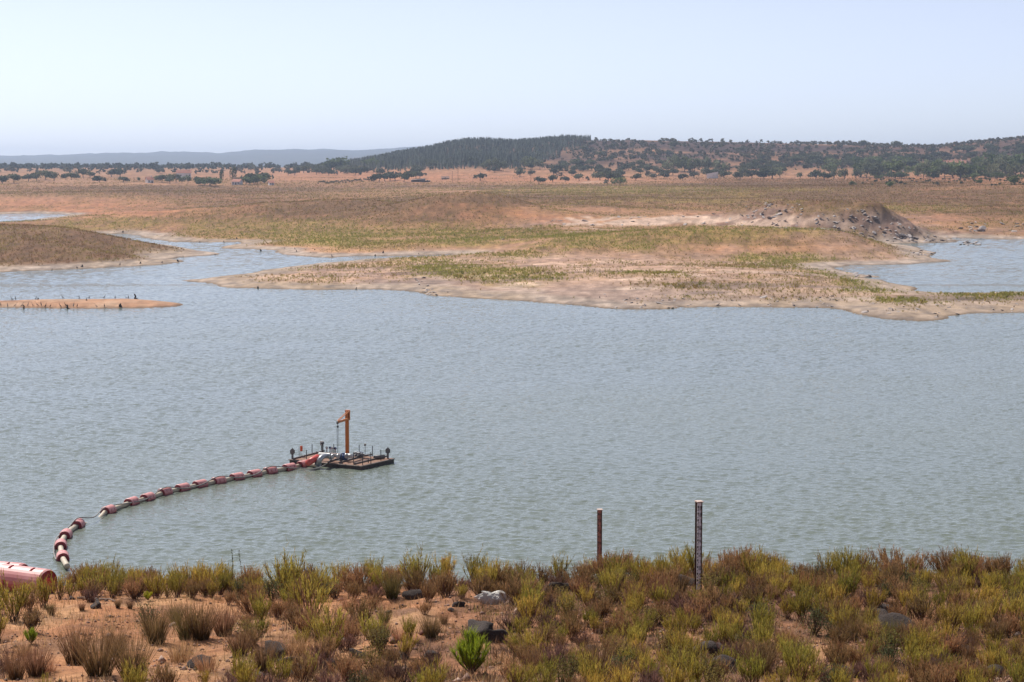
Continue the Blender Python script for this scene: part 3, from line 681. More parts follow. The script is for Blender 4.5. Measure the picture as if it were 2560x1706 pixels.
# thin tall saplings at the edge
def sapling(seed):
    rnd.seed(seed); st = MB(); fo = Blades(); pts = [Vector((0, 0, -.05))]
    for k in range(6): pts.append(pts[-1] + Vector((rnd.uniform(-.03, .03), rnd.uniform(-.03, .03), .24)))
    st.tube(pts, [.008, .008, .007, .006, .004, .003, .002], 4, False); st.c = [(.13, .09, .07)] * len(st.v)
    for k in range(150):
        t = rnd.uniform(1.5, 5.95); j = int(t); q = pts[j].lerp(pts[j + 1], t - j)
        fo.blade(q, (rnd.uniform(-1, 1), rnd.uniform(-1, 1), .6), rnd.uniform(.03, .065), .02, (.09, .10, .05), (.15, .16, .07), 0, None, 2)
    return st.mesh("stems", M_stem), fo.mesh("foliage", M_leaf)
for i, (px, top) in enumerate([(583, 1370), (607, 1372)]):
    p = bankpt(px, 1478); x, y = p[0], p[1]; zt = at_depth(px, top, y).z; s = (zt - H1(x, y)) / 1.42
    plant("sapling", broom_parts(sapling(300 + i)), "thin tall leafy sapling sticking up above the bank's edge shrubs", "sapling", "pair of thin saplings", x, y, s, i)
# ---------------------------------------------------------------- boulders on the bank
BOULD = [boulder(400 + i, M_basalt, 3, .62 + .1 * (i % 3), .8) for i in range(6)]
bl = [(500,1670,.34,"split brown boulder beside white straw stalks"),(690,1640,.42,"tall dark boulder behind a rush tussock"),(895,1645,.27,"pointed red-brown boulder behind the olive leafy bush"),(1195,1590,.50,"long rounded grey-brown boulder above the bright green pine bush"),
      (1220,1600,.36,"smaller rounded boulder leaning on the long grey-brown boulder"),(1035,1495,.42,"flat layered boulder behind the straw ground"),(1720,1462,.40,"brown rounded boulder at the foot of the tall staff gauge"),(1400,1482,.42,"flat dark boulder among shrubs below the rusty staff gauge"),(2250,1575,.55,"largest dark rock heap among the green shrubs"),(2190,1548,.38,"dark rock slab on the upper side of the rock heap"),(1780,1640,.55,"black shaded boulder under overhanging broom"),(1800,1680,.5,"black knobbly boulder below overhanging broom")]
for px, py, s, lab in bl:
    p = bankpt(px, py)
    if p is None: continue
    s *= .62
    tag(obj("boulder", prs.choice(BOULD), None, (p[0], p[1], p[2] + s * .12), (prs.uniform(-.2, .2), prs.uniform(-.2, .2), prs.random() * 6.28), s), lab, "boulder")
    clear(p, s * .9)
more = [(740,1690,.4),(790,1680,.35),(830,1665,.3),(1200,1465,.34),(1250,1470,.4),(1290,1445,.36),(1150,1515,.28),(950,1500,.25),(1000,1650,.22),(1075,1640,.3),(610,1475,.38),(650,1462,.35),(1860,1460,.3),(1450,1470,.3),(2300,1600,.4),(2330,1565,.35),(2210,1530,.35),(2380,1650,.4),(2480,1690,.5),(2560,1660,.45),(2120,1690,.4),(1560,1655,.3),(1480,1630,.25),(1310,1660,.25),(2000,1500,.25),(2440,1530,.25),(820,1460,.3),(830,1470,.25),(640,1700,.45),(720,1660,.3),(1850,1600,.35),(2050,1560,.25),(1010,1520,.2),(1130,1530,.2),(240,1518,.3),(1120,1490,.3),(1655,1520,.2)]
for px, py, s in more[::2] + more[1::4]:
    p = bankpt(px, py)
    if p is None: continue
    s *= prs.uniform(.4, .68)
    tag(obj("boulder", prs.choice(BOULD), None, (p[0], p[1], p[2] + s * .05), (prs.uniform(-.3, .3), prs.uniform(-.3, .3), prs.random() * 6.28), s), ("flat" if s > .2 else "small") + " dark boulder half buried " + landmark2(px, py), "boulder", "half-buried dark boulders")
GL = {"y": ("yellow-tipped broom shrub growing on the near bank", "yellow-tipped broom shrubs on the near bank"),
      "g": ("green broom shrub with whip-like twigs on the near bank", "green broom shrubs on the near bank"),
      "b": ("dry brown broom shrub on the near bank", "dry brown broom shrubs on the near bank"),
      "h": ("low purplish-grey dry heath bush on the near bank", "dry heath bushes on the near bank"),
      "l": ("small-leaved dark green bush on the near bank", "small-leaved bushes on the near bank")}
KW = {"y": "yellow-tipped broom shrub", "g": "green broom shrub", "b": "dry brown shrub", "h": "low purplish heath bush", "l": "small-leaved bush"}
cnt = {k: 0 for k in "ygbhl"}
cand = np.stack([np.array([prs.uniform(-70, 2630) for _ in range(6500)]), np.array([prs.uniform(1395, 1760) for _ in range(6500)])], 1)
hp = hits(cand[:, 0], cand[:, 1], 20, 66, 700)
for (px, py), p in zip(cand, hp):
    if np.isnan(p[0]): continue
    if py > 1500 and prs.random() < bare(px, py) * 1.15: continue
    if px < 170 and py < 1530: continue
    if 1085 < px < 1280 and (py > 1600 or 1500 < py < 1640): continue
    if px < 600 and py > 1515 and prs.random() < .75: continue
    if 640 < px < 900 and py > 1640 and prs.random() < .3: continue
    side = ss(np.array(px), 900, 1300)
    crest = py < 1500 - 40 * side
    if px < 600 and not crest and prs.random() < .6: continue
    if px < 1150 and not crest and prs.random() < .15: continue
    r = prs.random()
    if crest: k = "y" if r < .42 else "g" if r < .74 else "b" if r < .94 else "h"
    elif px > 1150: k = "y" if r < .30 else "g" if r < .58 else "b" if r < .82 else "h" if r < .92 else "l"
    else: k = "g" if r < .30 else "b" if r < .58 else "h" if r < .80 else "y" if r < .93 else "l"
    if px > 1750 and py < 1450 and prs.random() < .45: k = "b"
    if k in 'yg' and cnt['y'] + cnt['g'] > 285: k = 'b'
    sep = {"y": .26, "g": .26, "b": .25, "h": .3, "l": .28}[k] * (.60 if crest else .80 if px > 1150 else 1.0)
    if not free(p[0], p[1], sep * .9): continue
    M = {"y": BROOM, "g": BROOM_G, "b": BROOM_B, "h": HEATH, "l": LEAFY}[k]
    sc = prs.uniform(.5, 1.1) * float(np.interp(py, [1400, 1480, 1600, 1720], [.95, .88, .72, .64]))
    if k == "h": sc = prs.uniform(.7, 1.1)
    if k == "l": sc = prs.uniform(.7, 1.0)
    v = prs.uniform(.75, 1.15); col = (v * prs.uniform(.94, 1.07), v, v * .95)
    plant({"h": "heath_bush", "l": "leafy_bush", "b": "dry_shrub"}.get(k, "broom_shrub"), broom_parts(prs.choice(M)), ("tall " if sc > .9 and k in "ygb" else "small " if sc < .65 and k in "ygb" else "") + KW[k] + " " + landmark(px, py), "shrub", KW[k] + ("es" if k in "hl" else "s") + " near " + landmark(px, py).split(" the ")[-1], p[0], p[1], sc, prs.random() * 6.28, (prs.uniform(-.1, .1), prs.uniform(-.02, .2)), col)
    taken.append((p[0], p[1], sep)); cnt[k] += 1
print("SHRUBS", cnt)

# white furrowed block
def white_block():
    bm = bmesh.new(); bmesh.ops.create_icosphere(bm, subdivisions=4, radius=1)
    for v in bm.verts:
        c = v.co; a = math.atan2(c.y, c.x)
        r = 1 + .16 * math.sin(a * 9 + 3 * c.z) + .12 * math.sin(a * 17 + 1) + .12 * math.sin(c.x * 5 + c.z * 7)
        v.co = Vector((c.x * 1.25 * r, c.y * .6 * r, c.z * .72 + .12 * math.sin(c.x * 6)))
    me = bpy.data.meshes.new("white_rock"); bm.to_mesh(me); bm.free(); me.materials.append(M_white); return me
p = bankpt(1237, 1510); tag(obj("white_rock", white_block(), None, (p[0], p[1], p[2] + .07), (0, .15, .2), .25), "bleached white furrowed rock lying among the shrubs", "rock")
# fallen branch and pale stones on the bare earth
fb = MB(); q0 = bankpt(195, 1500); q1 = bankpt(290, 1508)
pts = [Vector(q0).lerp(Vector(q1), k / 6) + Vector((0, prs.uniform(-.05, .05), .05 + prs.uniform(0, .05))) for k in range(7)]
for p in pts: p.z = H1(p.x, p.y) + .04
fb.tube(pts, [.03, .035, .03, .03, .025, .02, .012], 6); fb.tube([pts[2], pts[2] + Vector((.15, -.1, .1)), pts[2] + Vector((.35, -.15, .08))], [.018, .013, .006], 5)
M_deadwood = simple_mat("dead_wood", (.22, .16, .125), .9, 0, .4, 14, bump=.6)
tag(fb.build("fallen_branch", M_deadwood), "grey fallen branch lying at the upper edge of the bare earth", "branch")
# ---------------------------------------------------------------- dry grass and litter of the near bank (uncountable)
def near_grass():
    N = 60000
    y = NR.uniform(22, 58, N); u = NR.uniform(-.31, .31, N); X = u * y
    keep = fbm(X / 1.2, y / 1.8, 111, 3) + NR.uniform(-.18, .18, N) > .44
    X = X[keep]; Y = y[keep]; n = len(X); Z = height(X, Y)
    az = NR.uniform(0, 6.283, n); ti = NR.uniform(.05, 1.15, n); L = NR.uniform(.08, .28, n); w = NR.uniform(.004, .009, n)
    d = np.stack([np.sin(ti) * np.cos(az), np.sin(ti) * np.sin(az), np.cos(ti)], 1); sd = np.stack([-np.sin(az), np.cos(az), np.zeros(n)], 1)
    B = np.stack([X, Y, Z - .01], 1)
    V = np.stack([B - sd * w[:, None], B + sd * w[:, None], B + d * L[:, None]], 1).reshape(-1, 3)
    pal = np.array([(.50, .29, .15), (.42, .22, .11), (.55, .38, .22), (.30, .17, .09), (.24, .16, .08)])
    t = pal[NR.choice(5, n, p=[.33, .27, .18, .14, .08])] * NR.uniform(.75, 1.15, (n, 1))
    o = obj("dry_grass", np_mesh("dry_grass", V, np.arange(3 * n).reshape(-1, 3), M_grass, np.repeat(t, 3, 0))); o["kind"] = "stuff"
    o["label"] = "dry straw grass covering the near bank"; o["category"] = "grass"
near_grass()
def undergrowth():
    N = 7500; Y = NR.uniform(27, 56, N); X = NR.uniform(-.29, .29, N) * Y; Z = height(X, Y); px, py = project(X, Y, Z)
    b = np.zeros(N)
    for a_, b_, rx, ry in BARE: b = np.maximum(b, np.exp(-.6 * (((px - a_) / rx) ** 2 + ((py - b_) / ry) ** 2)))
    k = fbm(X / 1.1, Y / 1.3, 151, 3) + .22 * ss(px, 500, 700) + .12 * ss(px, 1000, 1400) - .45 * b + NR.uniform(-.15, .15, N) > .52
    X = X[k]; Y = Y[k]; Z = Z[k]; n = len(X); m = 16
    az = NR.uniform(0, 6.283, (n, m)); ti = NR.uniform(.1, 1.2, (n, m)); L = NR.uniform(.07, .24, (n, m)) * NR.uniform(.6, 1.3, (n, 1)); w = NR.uniform(.004, .009, (n, m))
    B = np.stack([X[:, None] + NR.normal(0, .06, (n, m)), Y[:, None] + NR.normal(0, .06, (n, m)), np.repeat(Z[:, None], m, 1) - .01], -1)
    d = np.stack([np.sin(ti) * np.cos(az), np.sin(ti) * np.sin(az), np.cos(ti)], -1); sd = np.stack([-np.sin(az), np.cos(az), 0 * az], -1)
    V = np.stack([B - sd * w[..., None], B + sd * w[..., None], B + d * L[..., None]], -2).reshape(-1, 3)
    pal = np.array([(.22, .10, .06), (.16, .085, .07), (.30, .17, .09), (.24, .19, .06), (.11, .06, .05)]); t = pal[NR.choice(5, n, p=[.28, .27, .2, .1, .15])]
    t = (t[:, None] * NR.uniform(.7, 1.3, (n, m, 1))).reshape(-1, 3)
    o = obj("dry_undergrowth", np_mesh("dry_undergrowth", V, np.arange(len(V)).reshape(-1, 3), M_grass, np.repeat(t, 3, 0))); o["kind"] = "stuff"
    o["label"] = "reddish-brown dry twiggy undergrowth between the shrubs"; o["category"] = "undergrowth"
undergrowth()
def litter():
    N = 16000; Y = NR.uniform(26, 56, N); X = NR.uniform(-.31, .31, N) * Y
    k = fbm(X / 1.5, Y / 1.5, 121, 3) + .12 * ss(X, -3, 3) + NR.uniform(-.2, .2, N) > .52
    X = X[k]; Y = Y[k]; n = len(X); Z = height(X, Y); s = NR.uniform(.008, .038, n)  * (1 + (NR.random(n) < .08) * 1.5)
    base = np.array([(1, 0, 0), (0, 1, 0), (-1, 0, 0), (0, -1, 0), (0, 0, .8), (0, 0, -.6)], float)
    fc = np.array([(0, 1, 4), (1, 2, 4), (2, 3, 4), (3, 0, 4), (1, 0, 5), (2, 1, 5), (3, 2, 5), (0, 3, 5)])
    V = base[None] * s[:, None, None] * NR.uniform(.6, 1.5, (n, 6, 1)); V += np.stack([X, Y, Z + s * .2], 1)[:, None]
    Fc = (fc[None] + (np.arange(n) * 6)[:, None, None]).reshape(-1, 3)
    pal = np.array([(.10, .07, .055), (.22, .14, .10), (.42, .30, .22), (.18, .09, .06)]); t = pal[NR.choice(4, n, p=[.38, .3, .12, .2])]
    o = obj("stone_litter", np_mesh("stone_litter", V.reshape(-1, 3), Fc, M_stem, np.repeat(t, 6, 0))); o["kind"] = "stuff"
litter()
# ---------------------------------------------------------------- pumping pontoon with jib crane
M_hull = simple_mat("pontoon_steel", (.055, .045, .042), .7, .2, .3, 3, (.14, .075, .05), .2)
M_deck = simple_mat("deck_board", (.24, .125, .075), .85, 0, .25, 5, (.16, .10, .075), .2)
M_beam = simple_mat("weathered_steel", (.17, .14, .125), .6, .3, .25, 6, (.12, .07, .05))
M_post = simple_mat("dark_post", (.075, .07, .07), .6, .3, .2, 8)
M_orange = simple_mat("orange_paint", (.56, .155, .012), .45, 0, .10, 2, (.38, .11, .02))
M_pipe = simple_mat("galvanised_pipe", (.46, .46, .46), .38, .55, .12, 5, (.30, .29, .28))
M_white_pipe = simple_mat("white_pipe", (.62, .62, .60), .45, .1, .08, 4, (.42, .40, .37))
M_blue = simple_mat("blue_motor", (.03, .075, .22), .45, .1, .2, 5)
M_redpipe = simple_mat("red_pipe", (.62, .075, .06), .45, 0, .12, 3, (.55, .17, .14))
M_black = simple_mat("black_rubber_bore_shade", (.02, .02, .022), .7)
M_life = simple_mat("lifebuoy_orange", (.72, .11, .02), .5, 0, .1, 4)
M_head = simple_mat("grey_casting", (.16, .15, .145), .6, .3, .25, 8)
M_bright = simple_mat("pale_board", (.55, .55, .53), .5, .1, .1, 5)
DECK = .40
PL = Vector((-16.1, 186.7, 0)); PA = math.atan2(-.505, .863)
R2 = Matrix.Rotation(PA, 3, 'Z'); R2i = R2.inverted()
def loc_px(px, py, z=DECK):
    x, y = on_plane(px, py, z); v = R2i @ (Vector((float(x), float(y), 0)) - PL); return Vector((v.x, v.y, z))
def zpx(zx, zy): return 700 + zx / 7.843, 1010 + zy / 7.846          # measured on an enlargement of the pontoon
HX, HY = 4.15, 2.75
pon = thing("pumping_pontoon", "low steel pumping pontoon with brown deck floating at the end of the float line", "pontoon", PL, PA)
for i in range(4):      # hull boxes
    MB().box((0, -HY + HY / 4 + i * HY / 2, -.02), (2 * HX - .04, HY / 2 - .05, .66), None, .04).build("hull", M_hull, pon)
MB().box((0, 0, .335), (2 * HX + .12, 2 * HY + .12, .09), None, .02).build("deck_rim", M_beam, pon)
k = 0
for i in range(9):      # deck plates, with an opening for the pump well
    x0 = -HX + .06 + i * (2 * HX - .12) / 9; w = (2 * HX - .12) / 9 - .02
    for j in range(4):
        y0 = -HY + .06 + j * (2 * HY - .12) / 4; d = (2 * HY - .12) / 4 - .02
        if i in (4, 5) and j in (1, 2): continue
        MB().box((x0 + w / 2, y0 + d / 2, .385), (w, d, .02)).build("deck_plate", M_deck, pon)
MB().box((x0 * 0 - HX + .06 + 5 * (2 * HX - .12) / 9, 0, .382), (1.7, 2.5, .004)).build("well_sheet", M_black, pon)  # thin black sheet filling the opening left in the plates
for (a, b) in [((940, 1155), (1270, 1040)), ((1160, 1170), (1560, 1050)), ((1460, 1190), (2090, 1040)), ((260, 1090), (870, 935)), ((1580, 1040), (1800, 1010)), ((1440, 980), (1650, 1010))]:
    p = loc_px(*zpx(*a)); q = loc_px(*zpx(*b)); p.z = q.z = .47
    MB().bar(p, q, .10, .14).build("deck_beam", M_beam, pon)
def deck_clamp(v): return Vector((max(-HX, min(HX, v.x)), max(-HY, min(HY, v.y)), v.z))
for zx, zy, top in [(595, 985, 780), (520, 1110, 905), (757, 940, 740), (720, 1030, 930), (925, 925, 740), (1155, 940, 760), (985, 1150, 960), (1205, 1170, 970), (1445, 1190, 985), (1620, 1200, 985), (1732, 1160, 1070), (1782, 1170, 945), (1578, 1000, 795), (1828, 1025, 815), (1978, 1110, 900)]:
    p = deck_clamp(loc_px(*zpx(zx, zy))); h = (zy - top) / 7.843 * 188 / F
    MB().tube([(p.x, p.y, .36), (p.x, p.y, .40 + h)], .038, 8).build("railing_post", M_post, pon)
for zx, zy, top in [(245, 1085, 860), (2115, 1075, 840)]:       # mooring heads on both ends
    p = deck_clamp(loc_px(*zpx(zx, zy))); h = (zy - top) / 7.843 * 188 / F; rt = Matrix.Rotation(-PA, 3, 'Z')
    b = MB().box((p.x, p.y, DECK - .02 + h * .27), (.14, .14, h * .56)).build("mooring_post", M_head, pon)
    m = MB()
    o8 = [(.10, -.30), (.17, -.20), (.26, -.17), (.27, .12), (.18, .20), (.07, .29), (-.07, .29), (-.18, .20), (-.27, .12), (-.26, -.17), (-.17, -.20), (-.10, -.30)]
    vs = [rt @ Vector((x * .85, -.07, z)) + Vector((p.x, p.y, DECK - .02 + h * .68)) for x, z in o8] + [rt @ Vector((x * .85, .07, z)) + Vector((p.x, p.y, DECK - .02 + h * .68)) for x, z in o8]
    n = len(o8); m.add(vs, [tuple(range(n)), tuple(range(2 * n - 1, n - 1, -1))] + [(i, i + n, (i + 1) % n + n, (i + 1) % n) for i in range(n)])
    m.build("mooring_head", M_head, b); MB().tube([(p.x, p.y, DECK - .02 + h * .85), (p.x, p.y, DECK - .02 + h)], .04, 8).build("pin", M_head, b)
p = loc_px(*zpx(1670, 1010)); fl = MB().tube([(p.x, p.y, .38), (p.x, p.y, 1.35)], .025, 6).build("lamp_pole", M_post, pon)
MB().box((p.x, p.y, 1.42), (.20, .12, .18), (0.3, 0, -PA)).build("floodlight", M_head, fl)
# crane
cp_ = loc_px(876, 1135); cb = R2 @ Vector((cp_.x, min(cp_.y, HY - .25), 0)) + PL
crane = thing("jib_crane", "orange jib crane standing on the pontoon", "crane", (cb.x, cb.y, DECK), PA + .3)
def cl(v): return Matrix.Rotation(-(PA + .3), 3, 'Z') @ Vector(v)
MB().box((0, 0, .015), (.55, .55, .03)).build("base_plate", M_orange, crane)
MB().box((0, 0, 2.14), (.31, .31, 4.24), None, .015).build("mast", M_orange, crane)
MB().box((0, 0, 4.275), (.36, .36, .03)).build("mast_cap", M_orange, crane)
ad = cl((-.34, -.94, 0)).normalized(); sidev = Vector((-ad.y, ad.x, 0))
root = cl((.16, -.10, 0)); tipv = root + ad * 2.5
arm = MB(); arm.bar(root + Vector((0, 0, 3.45)), tipv + Vector((0, 0, 3.45)), .14, .20); armo = arm.build("jib_arm", M_orange, crane)
MB().bar(root + sidev * .09 + Vector((0, 0, 4.22)), tipv + sidev * .06 + Vector((0, 0, 3.56)), .05).build("tie_rod", M_orange, armo)
MB().bar(root - sidev * .09 + Vector((0, 0, 4.22)), tipv - sidev * .06 + Vector((0, 0, 3.56)), .05).build("tie_rod", M_orange, armo)
MB().box(cl((.24, -.02, 0)) + Vector((0, 0, 3.82)), (.10, .30, .95), (0, 0, -(PA + .3))).build("pivot_bracket", M_orange, crane)
sh = MB().tube([tipv - sidev * .06 + Vector((0, 0, 3.42)), tipv + sidev * .06 + Vector((0, 0, 3.42))], .17, 14).build("sheave", M_head, armo)
MB().box(tipv + Vector((0, 0, 3.02)), (.17, .17, .2), None, .04).build("hoist_block", M_black, armo)
MB().tube([tipv + Vector((0, 0, 3.3)), tipv + Vector((0, 0, 3.0))], .02, 6).build("hook_link", M_black, armo)
MB().tube([tipv - sidev * .06 + Vector((0, 0, 3.0)), tipv - sidev * .06 + Vector((0, 0, .45))], .025, 6).build("hoist_chain", M_black, armo)
MB().tube([tipv + sidev * .08 + Vector((0, 0, 3.0)), tipv + sidev * .10 + Vector((0, 0, .35))], .014, 6).build("hoist_chain", M_head, armo)
# pipework and pump
def bez(pts, n=10):
    P = [Vector(p) for p in pts]; out = []
    for i in range(n + 1):
        t = i / n; Q = P[:]
        while len(Q) > 1: Q = [Q[k].lerp(Q[k + 1], t) for k in range(len(Q) - 1)]
        out.append(Q[0])
    return out
def wpt(zx, zy, z): return R2 @ loc_px(*zpx(zx, zy), z) + PL + Vector((0, 0, 0))
pw = thing("discharge_pipework", "grey discharge pipework with elbows lying across the pontoon deck", "pipework", (PL.x, PL.y, DECK), 0)
def rel(v): return Vector(v) - Vector((PL.x, PL.y, DECK))
a = wpt(770, 985, 1.0); b = wpt(1150, 1020, 1.0); c = wpt(1430, 1025, .95)
MB().tube([rel(a), rel(b)], .17, 16).build("pipe", M_white_pipe, pw, True)
MB().tube([rel(wpt(1310, 1010, .95)), rel(c)], .19, 16).build("pipe", M_white_pipe, pw, True)
e0 = wpt(1000, 1040, .95); e1 = wpt(850, 1010, 1.15); e2 = wpt(800, 1040, 1.2); e3 = wpt(745, 1180, .42)
MB().tube([rel(p) for p in bez([e0, wpt(900, 1015, 1.0), e1, e2, wpt(770, 1110, .8), e3])], .24, 16).build("elbow", M_pipe, pw, True)
for p, q in ((e0, (e1 - e0)), (e3, (e3 - e2))):
    d = q.normalized(); MB().tube([rel(p - d * .06), rel(p + d * .06)], .33, 16).build("flange", M_pipe, pw)
for zx, zy in ((1030, 1035), (1140, 1030), (1300, 1020)):
    p = wpt(zx, zy, 1.0); d = (b - a).normalized(); MB().tube([rel(p - d * .035), rel(p + d * .035)], .24, 14).build("flange", M_pipe, pw)
p = wpt(1250, 1010, .95)
pump = thing("pump", "blue electric pump between white pipes on the pontoon", "pump", (p.x, p.y, DECK), math.atan2((b - a).y, (b - a).x))
MB().tube([(-.38, 0, .38), (.30, 0, .38)], .28, 18).build("motor_body", M_blue, pump, True)
for i in range(6): MB().tube([(-.32 + i * .1, 0, .38), (-.30 + i * .1, 0, .38)], .31, 18).build("cooling_fin", M_blue, pump)
MB().box((0, 0, .06), (.7, .42, .12)).build("foot", M_beam, pump); MB().box((0, -.02, .70), (.22, .2, .14)).build("terminal_box", M_blue, pump)
vl = thing("valve_assembly", "cluster of pale valves and handwheels beside the crane foot", "valves", tuple(wpt(1560, 1050, DECK)), PA)
for i, (x, y) in enumerate([(-.4, 0), (0, .1), (.35, -.05), (.1, -.35)]):
    MB().tube([(x, y, 0), (x, y, .5)], .05, 8).build("stem", M_pipe, vl); MB().tube([(x, y, .5), (x, y, .53)], .16, 12).build("handwheel", M_bright, vl); MB().box((x, y, .18), (.22, .22, .2), None, .03).build("valve_body", M_head, vl)
v2 = thing("small_valves", "small blue and white valves on the pontoon's far side", "valves", tuple(wpt(960, 950, DECK)), PA)
for i, (x, y, m_) in enumerate([(-.25, 0, M_bright), (.1, .05, M_blue), (.4, -.05, M_bright), (.75, 0, M_blue)]):
    MB().tube([(x, y, 0), (x, y, .42)], .06, 8).build("stem", M_pipe, v2); MB().tube([(x, y - .03, .42), (x, y + .03, .42)], .14, 12).build("handwheel", m_, v2)
p = wpt(820, 935, DECK); cab = thing("control_cabinet", "white control cabinet on a post at the pontoon's far edge", "cabinet", tuple(p), 0)
MB().box((0, 0, .3), (.12, .1, .6)).build("post", M_head, cab); MB().box((0, 0, .82), (.36, .2, .42), None, .02).build("housing", M_bright, cab); MB().box((.02, -.105, .80), (.2, .012, .1)).build("display", M_black, cab); MB().box((.21, 0, .85), (.05, .12, .2)).build("vent", M_post, cab)
p = wpt(395, 1040, DECK); lb = thing("lifebuoy_station", "orange lifebuoy holder on two thin posts at the pontoon edge", "lifebuoy", tuple(p), 0)
MB().tube([(-.09, 0, -.02), (-.09, 0, .95)], .022, 6).build("post", M_post, lb); MB().tube([(.07, .05, -.02), (.07, .05, .6)], .022, 6).build("post", M_post, lb)
MB().box((.12, 0, .80), (.24, .14, .50), (0, 0, .5), .06).build("lifebuoy_case", M_life, lb)
bp_ = wpt(1850, 1050, DECK + .2); tag(MB().tube([bp_, bp_ + Vector((.9, .55, 0))], .19, 16).build("spare_pipe", M_head, None, True), "short spare grey pipe with open dark end lying on the pontoon", "pipe")
sp0 = bp_; MB().tube([bp_ - Vector((.012, .008, 0)), bp_ - Vector((.004, .002, 0))], .15, 16).build("bore_shade", M_black, bpy.data.objects["spare_pipe"])  # black disc on the closed pipe end stands for the shade inside
# ---------------------------------------------------------------- float line
def float_mat():
    m, n, l, b = new_mat("faded_red_plastic")
    geo = n.new("ShaderNodeNewGeometry"); tc = n.new("ShaderNodeTexCoord")
    nz = noise_node(n, l, 2.5, 5, tc.outputs["Object"])
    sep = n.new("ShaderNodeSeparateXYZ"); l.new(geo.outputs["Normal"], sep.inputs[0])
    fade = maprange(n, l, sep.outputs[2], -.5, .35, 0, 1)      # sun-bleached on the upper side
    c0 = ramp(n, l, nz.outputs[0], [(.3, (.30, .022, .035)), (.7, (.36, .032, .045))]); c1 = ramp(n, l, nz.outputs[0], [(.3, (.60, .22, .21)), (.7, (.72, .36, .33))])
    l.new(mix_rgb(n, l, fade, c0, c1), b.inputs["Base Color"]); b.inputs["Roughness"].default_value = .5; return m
M_float = float_mat()
M_floatend = simple_mat("dark_red_plastic", (.26, .022, .032), .55, 0, .15, 3, (.20, .02, .028))
M_linepipe = simple_mat("buff_pipe", (.52, .44, .33), .6, 0, .12, 4, (.40, .32, .23))
def float_parts(parent, L, Rr, pr, seed=0):
    """two-piece collar float round a pipe along local X: shell with strap slots and recessed end faces"""
    n = 28; prof = []
    xs = [-L / 2, -L / 2 + .05, -L * .26, -L * .26 + .001, -L * .26 + .09, -L * .26 + .091, L * .26 - .091, L * .26 - .09, L * .26 - .001, L * .26, L / 2 - .05, L / 2]
    m = MB(); rows_ = []
    for i, x in enumerate(xs):
        row = []
        for k in range(n):
            an = 2 * math.pi * k / n; r = Rr * (.93 if i in (0, len(xs) - 1) else 1)
            if i in (3, 4, 7, 8) and (k % 7) in (1, 2): r *= .84      # strap slots
            row.append((x, r * math.sin(an), r * math.cos(an)))
        rows_ += row
    fs = [(i * n + k, i * n + (k + 1) % n, (i + 1) * n + (k + 1) % n, (i + 1) * n + k) for i in range(len(xs) - 1) for k in range(n)]
    m.add(rows_, fs)
    caps = []
    for sgn in (-1, 1):
        x = sgn * L / 2; ring = [(x, Rr * .93 * math.sin(2 * math.pi * k / n), Rr * .93 * math.cos(2 * math.pi * k / n)) for k in range(n)]
        r2 = [(x - sgn * .03, Rr * .86 * math.sin(2 * math.pi * k / n), Rr * .86 * math.cos(2 * math.pi * k / n)) for k in range(n)]
        r3 = [(x - sgn * .03, pr * 1.02 * math.sin(2 * math.pi * k / n), pr * 1.02 * math.cos(2 * math.pi * k / n)) for k in range(n)]
        fs = []
        for a_, b_ in ((0, n), (n, 2 * n)):
            for k in range(n):
                q = (a_ + k, a_ + (k + 1) % n, b_ + (k + 1) % n, b_ + k); fs.append(q if sgn < 0 else q[::-1])
        caps.append(MB().add(ring + r2 + r3, fs))
    sh = m.build("shell", M_float, parent)
    for c_ in caps: c_.build("end_face", M_floatend, parent)
    if seed is None: return sh
    for sgn in (-1, 1):
        MB().box((sgn * (L * .26 - .045), 0, Rr * .845), (.05, .16, .03)).build("strap_buckle", M_black, sh)
    return sh
CEN = [(157,1394),(152,1365),(164,1339),(195,1313),(271,1278),(329,1257),(369,1246),(412,1232),(456,1222),(500,1213),(546,1204),(592,1195),(636,1187),(675,1179),(723,1171),(759,1163)]
ZF = .14
CW = [Vector((*map(float, on_plane(px, py, ZF)), ZF)) for px, py in CEN]
path = [Vector((*map(float, on_plane(168, 1416, .3)), .3)), Vector((*map(float, on_plane(161, 1404, .25)), .25))] + CW + [e3 + Vector((.05, 0, -.1))]
line = thing("floating_pipeline", "buff floating pipeline curving from the bank out to the pontoon", "pipeline", tuple(CW[8]), 0)
def spline(P, n=8):
    out = []
    for i in range(len(P) - 1):
        p0 = P[max(i - 1, 0)]; p1 = P[i]; p2 = P[i + 1]; p3 = P[min(i + 2, len(P) - 1)]
        for k in range(n):
            t = k / n; out.append(.5 * ((2 * p1) + (p2 - p0) * t + (2 * p0 - 5 * p1 + 4 * p2 - p3) * t * t + (3 * p1 - p0 - 3 * p2 + p3) * t ** 3))
    return out + [P[-1]]
spt = spline(path)
for q in spt:      # the pipe sags under water in the long gap
    g0, g1 = CW[3], CW[4]; t = (q - g0).dot(g1 - g0) / (g1 - g0).length_squared
    if .12 < t < .88 and (q - g0).length < (g1 - g0).length * 1.1: q.z -= .5 * math.sin(math.pi * (t - .12) / .76)
MB().tube([q - CW[8] for q in spt], .2, 12).build("pipe", M_linepipe, line, True)
FL = "faded red collar float on the floating pipeline"
labs = {0: "faded red collar float nearest the bank on the floating pipeline", 15: "faded red collar float beside the pontoon, under the grey elbow", 3: "faded red collar float just before the submerged gap in the pipeline, bank side", 4: "faded red collar float just after the submerged gap in the pipeline, pontoon side"}
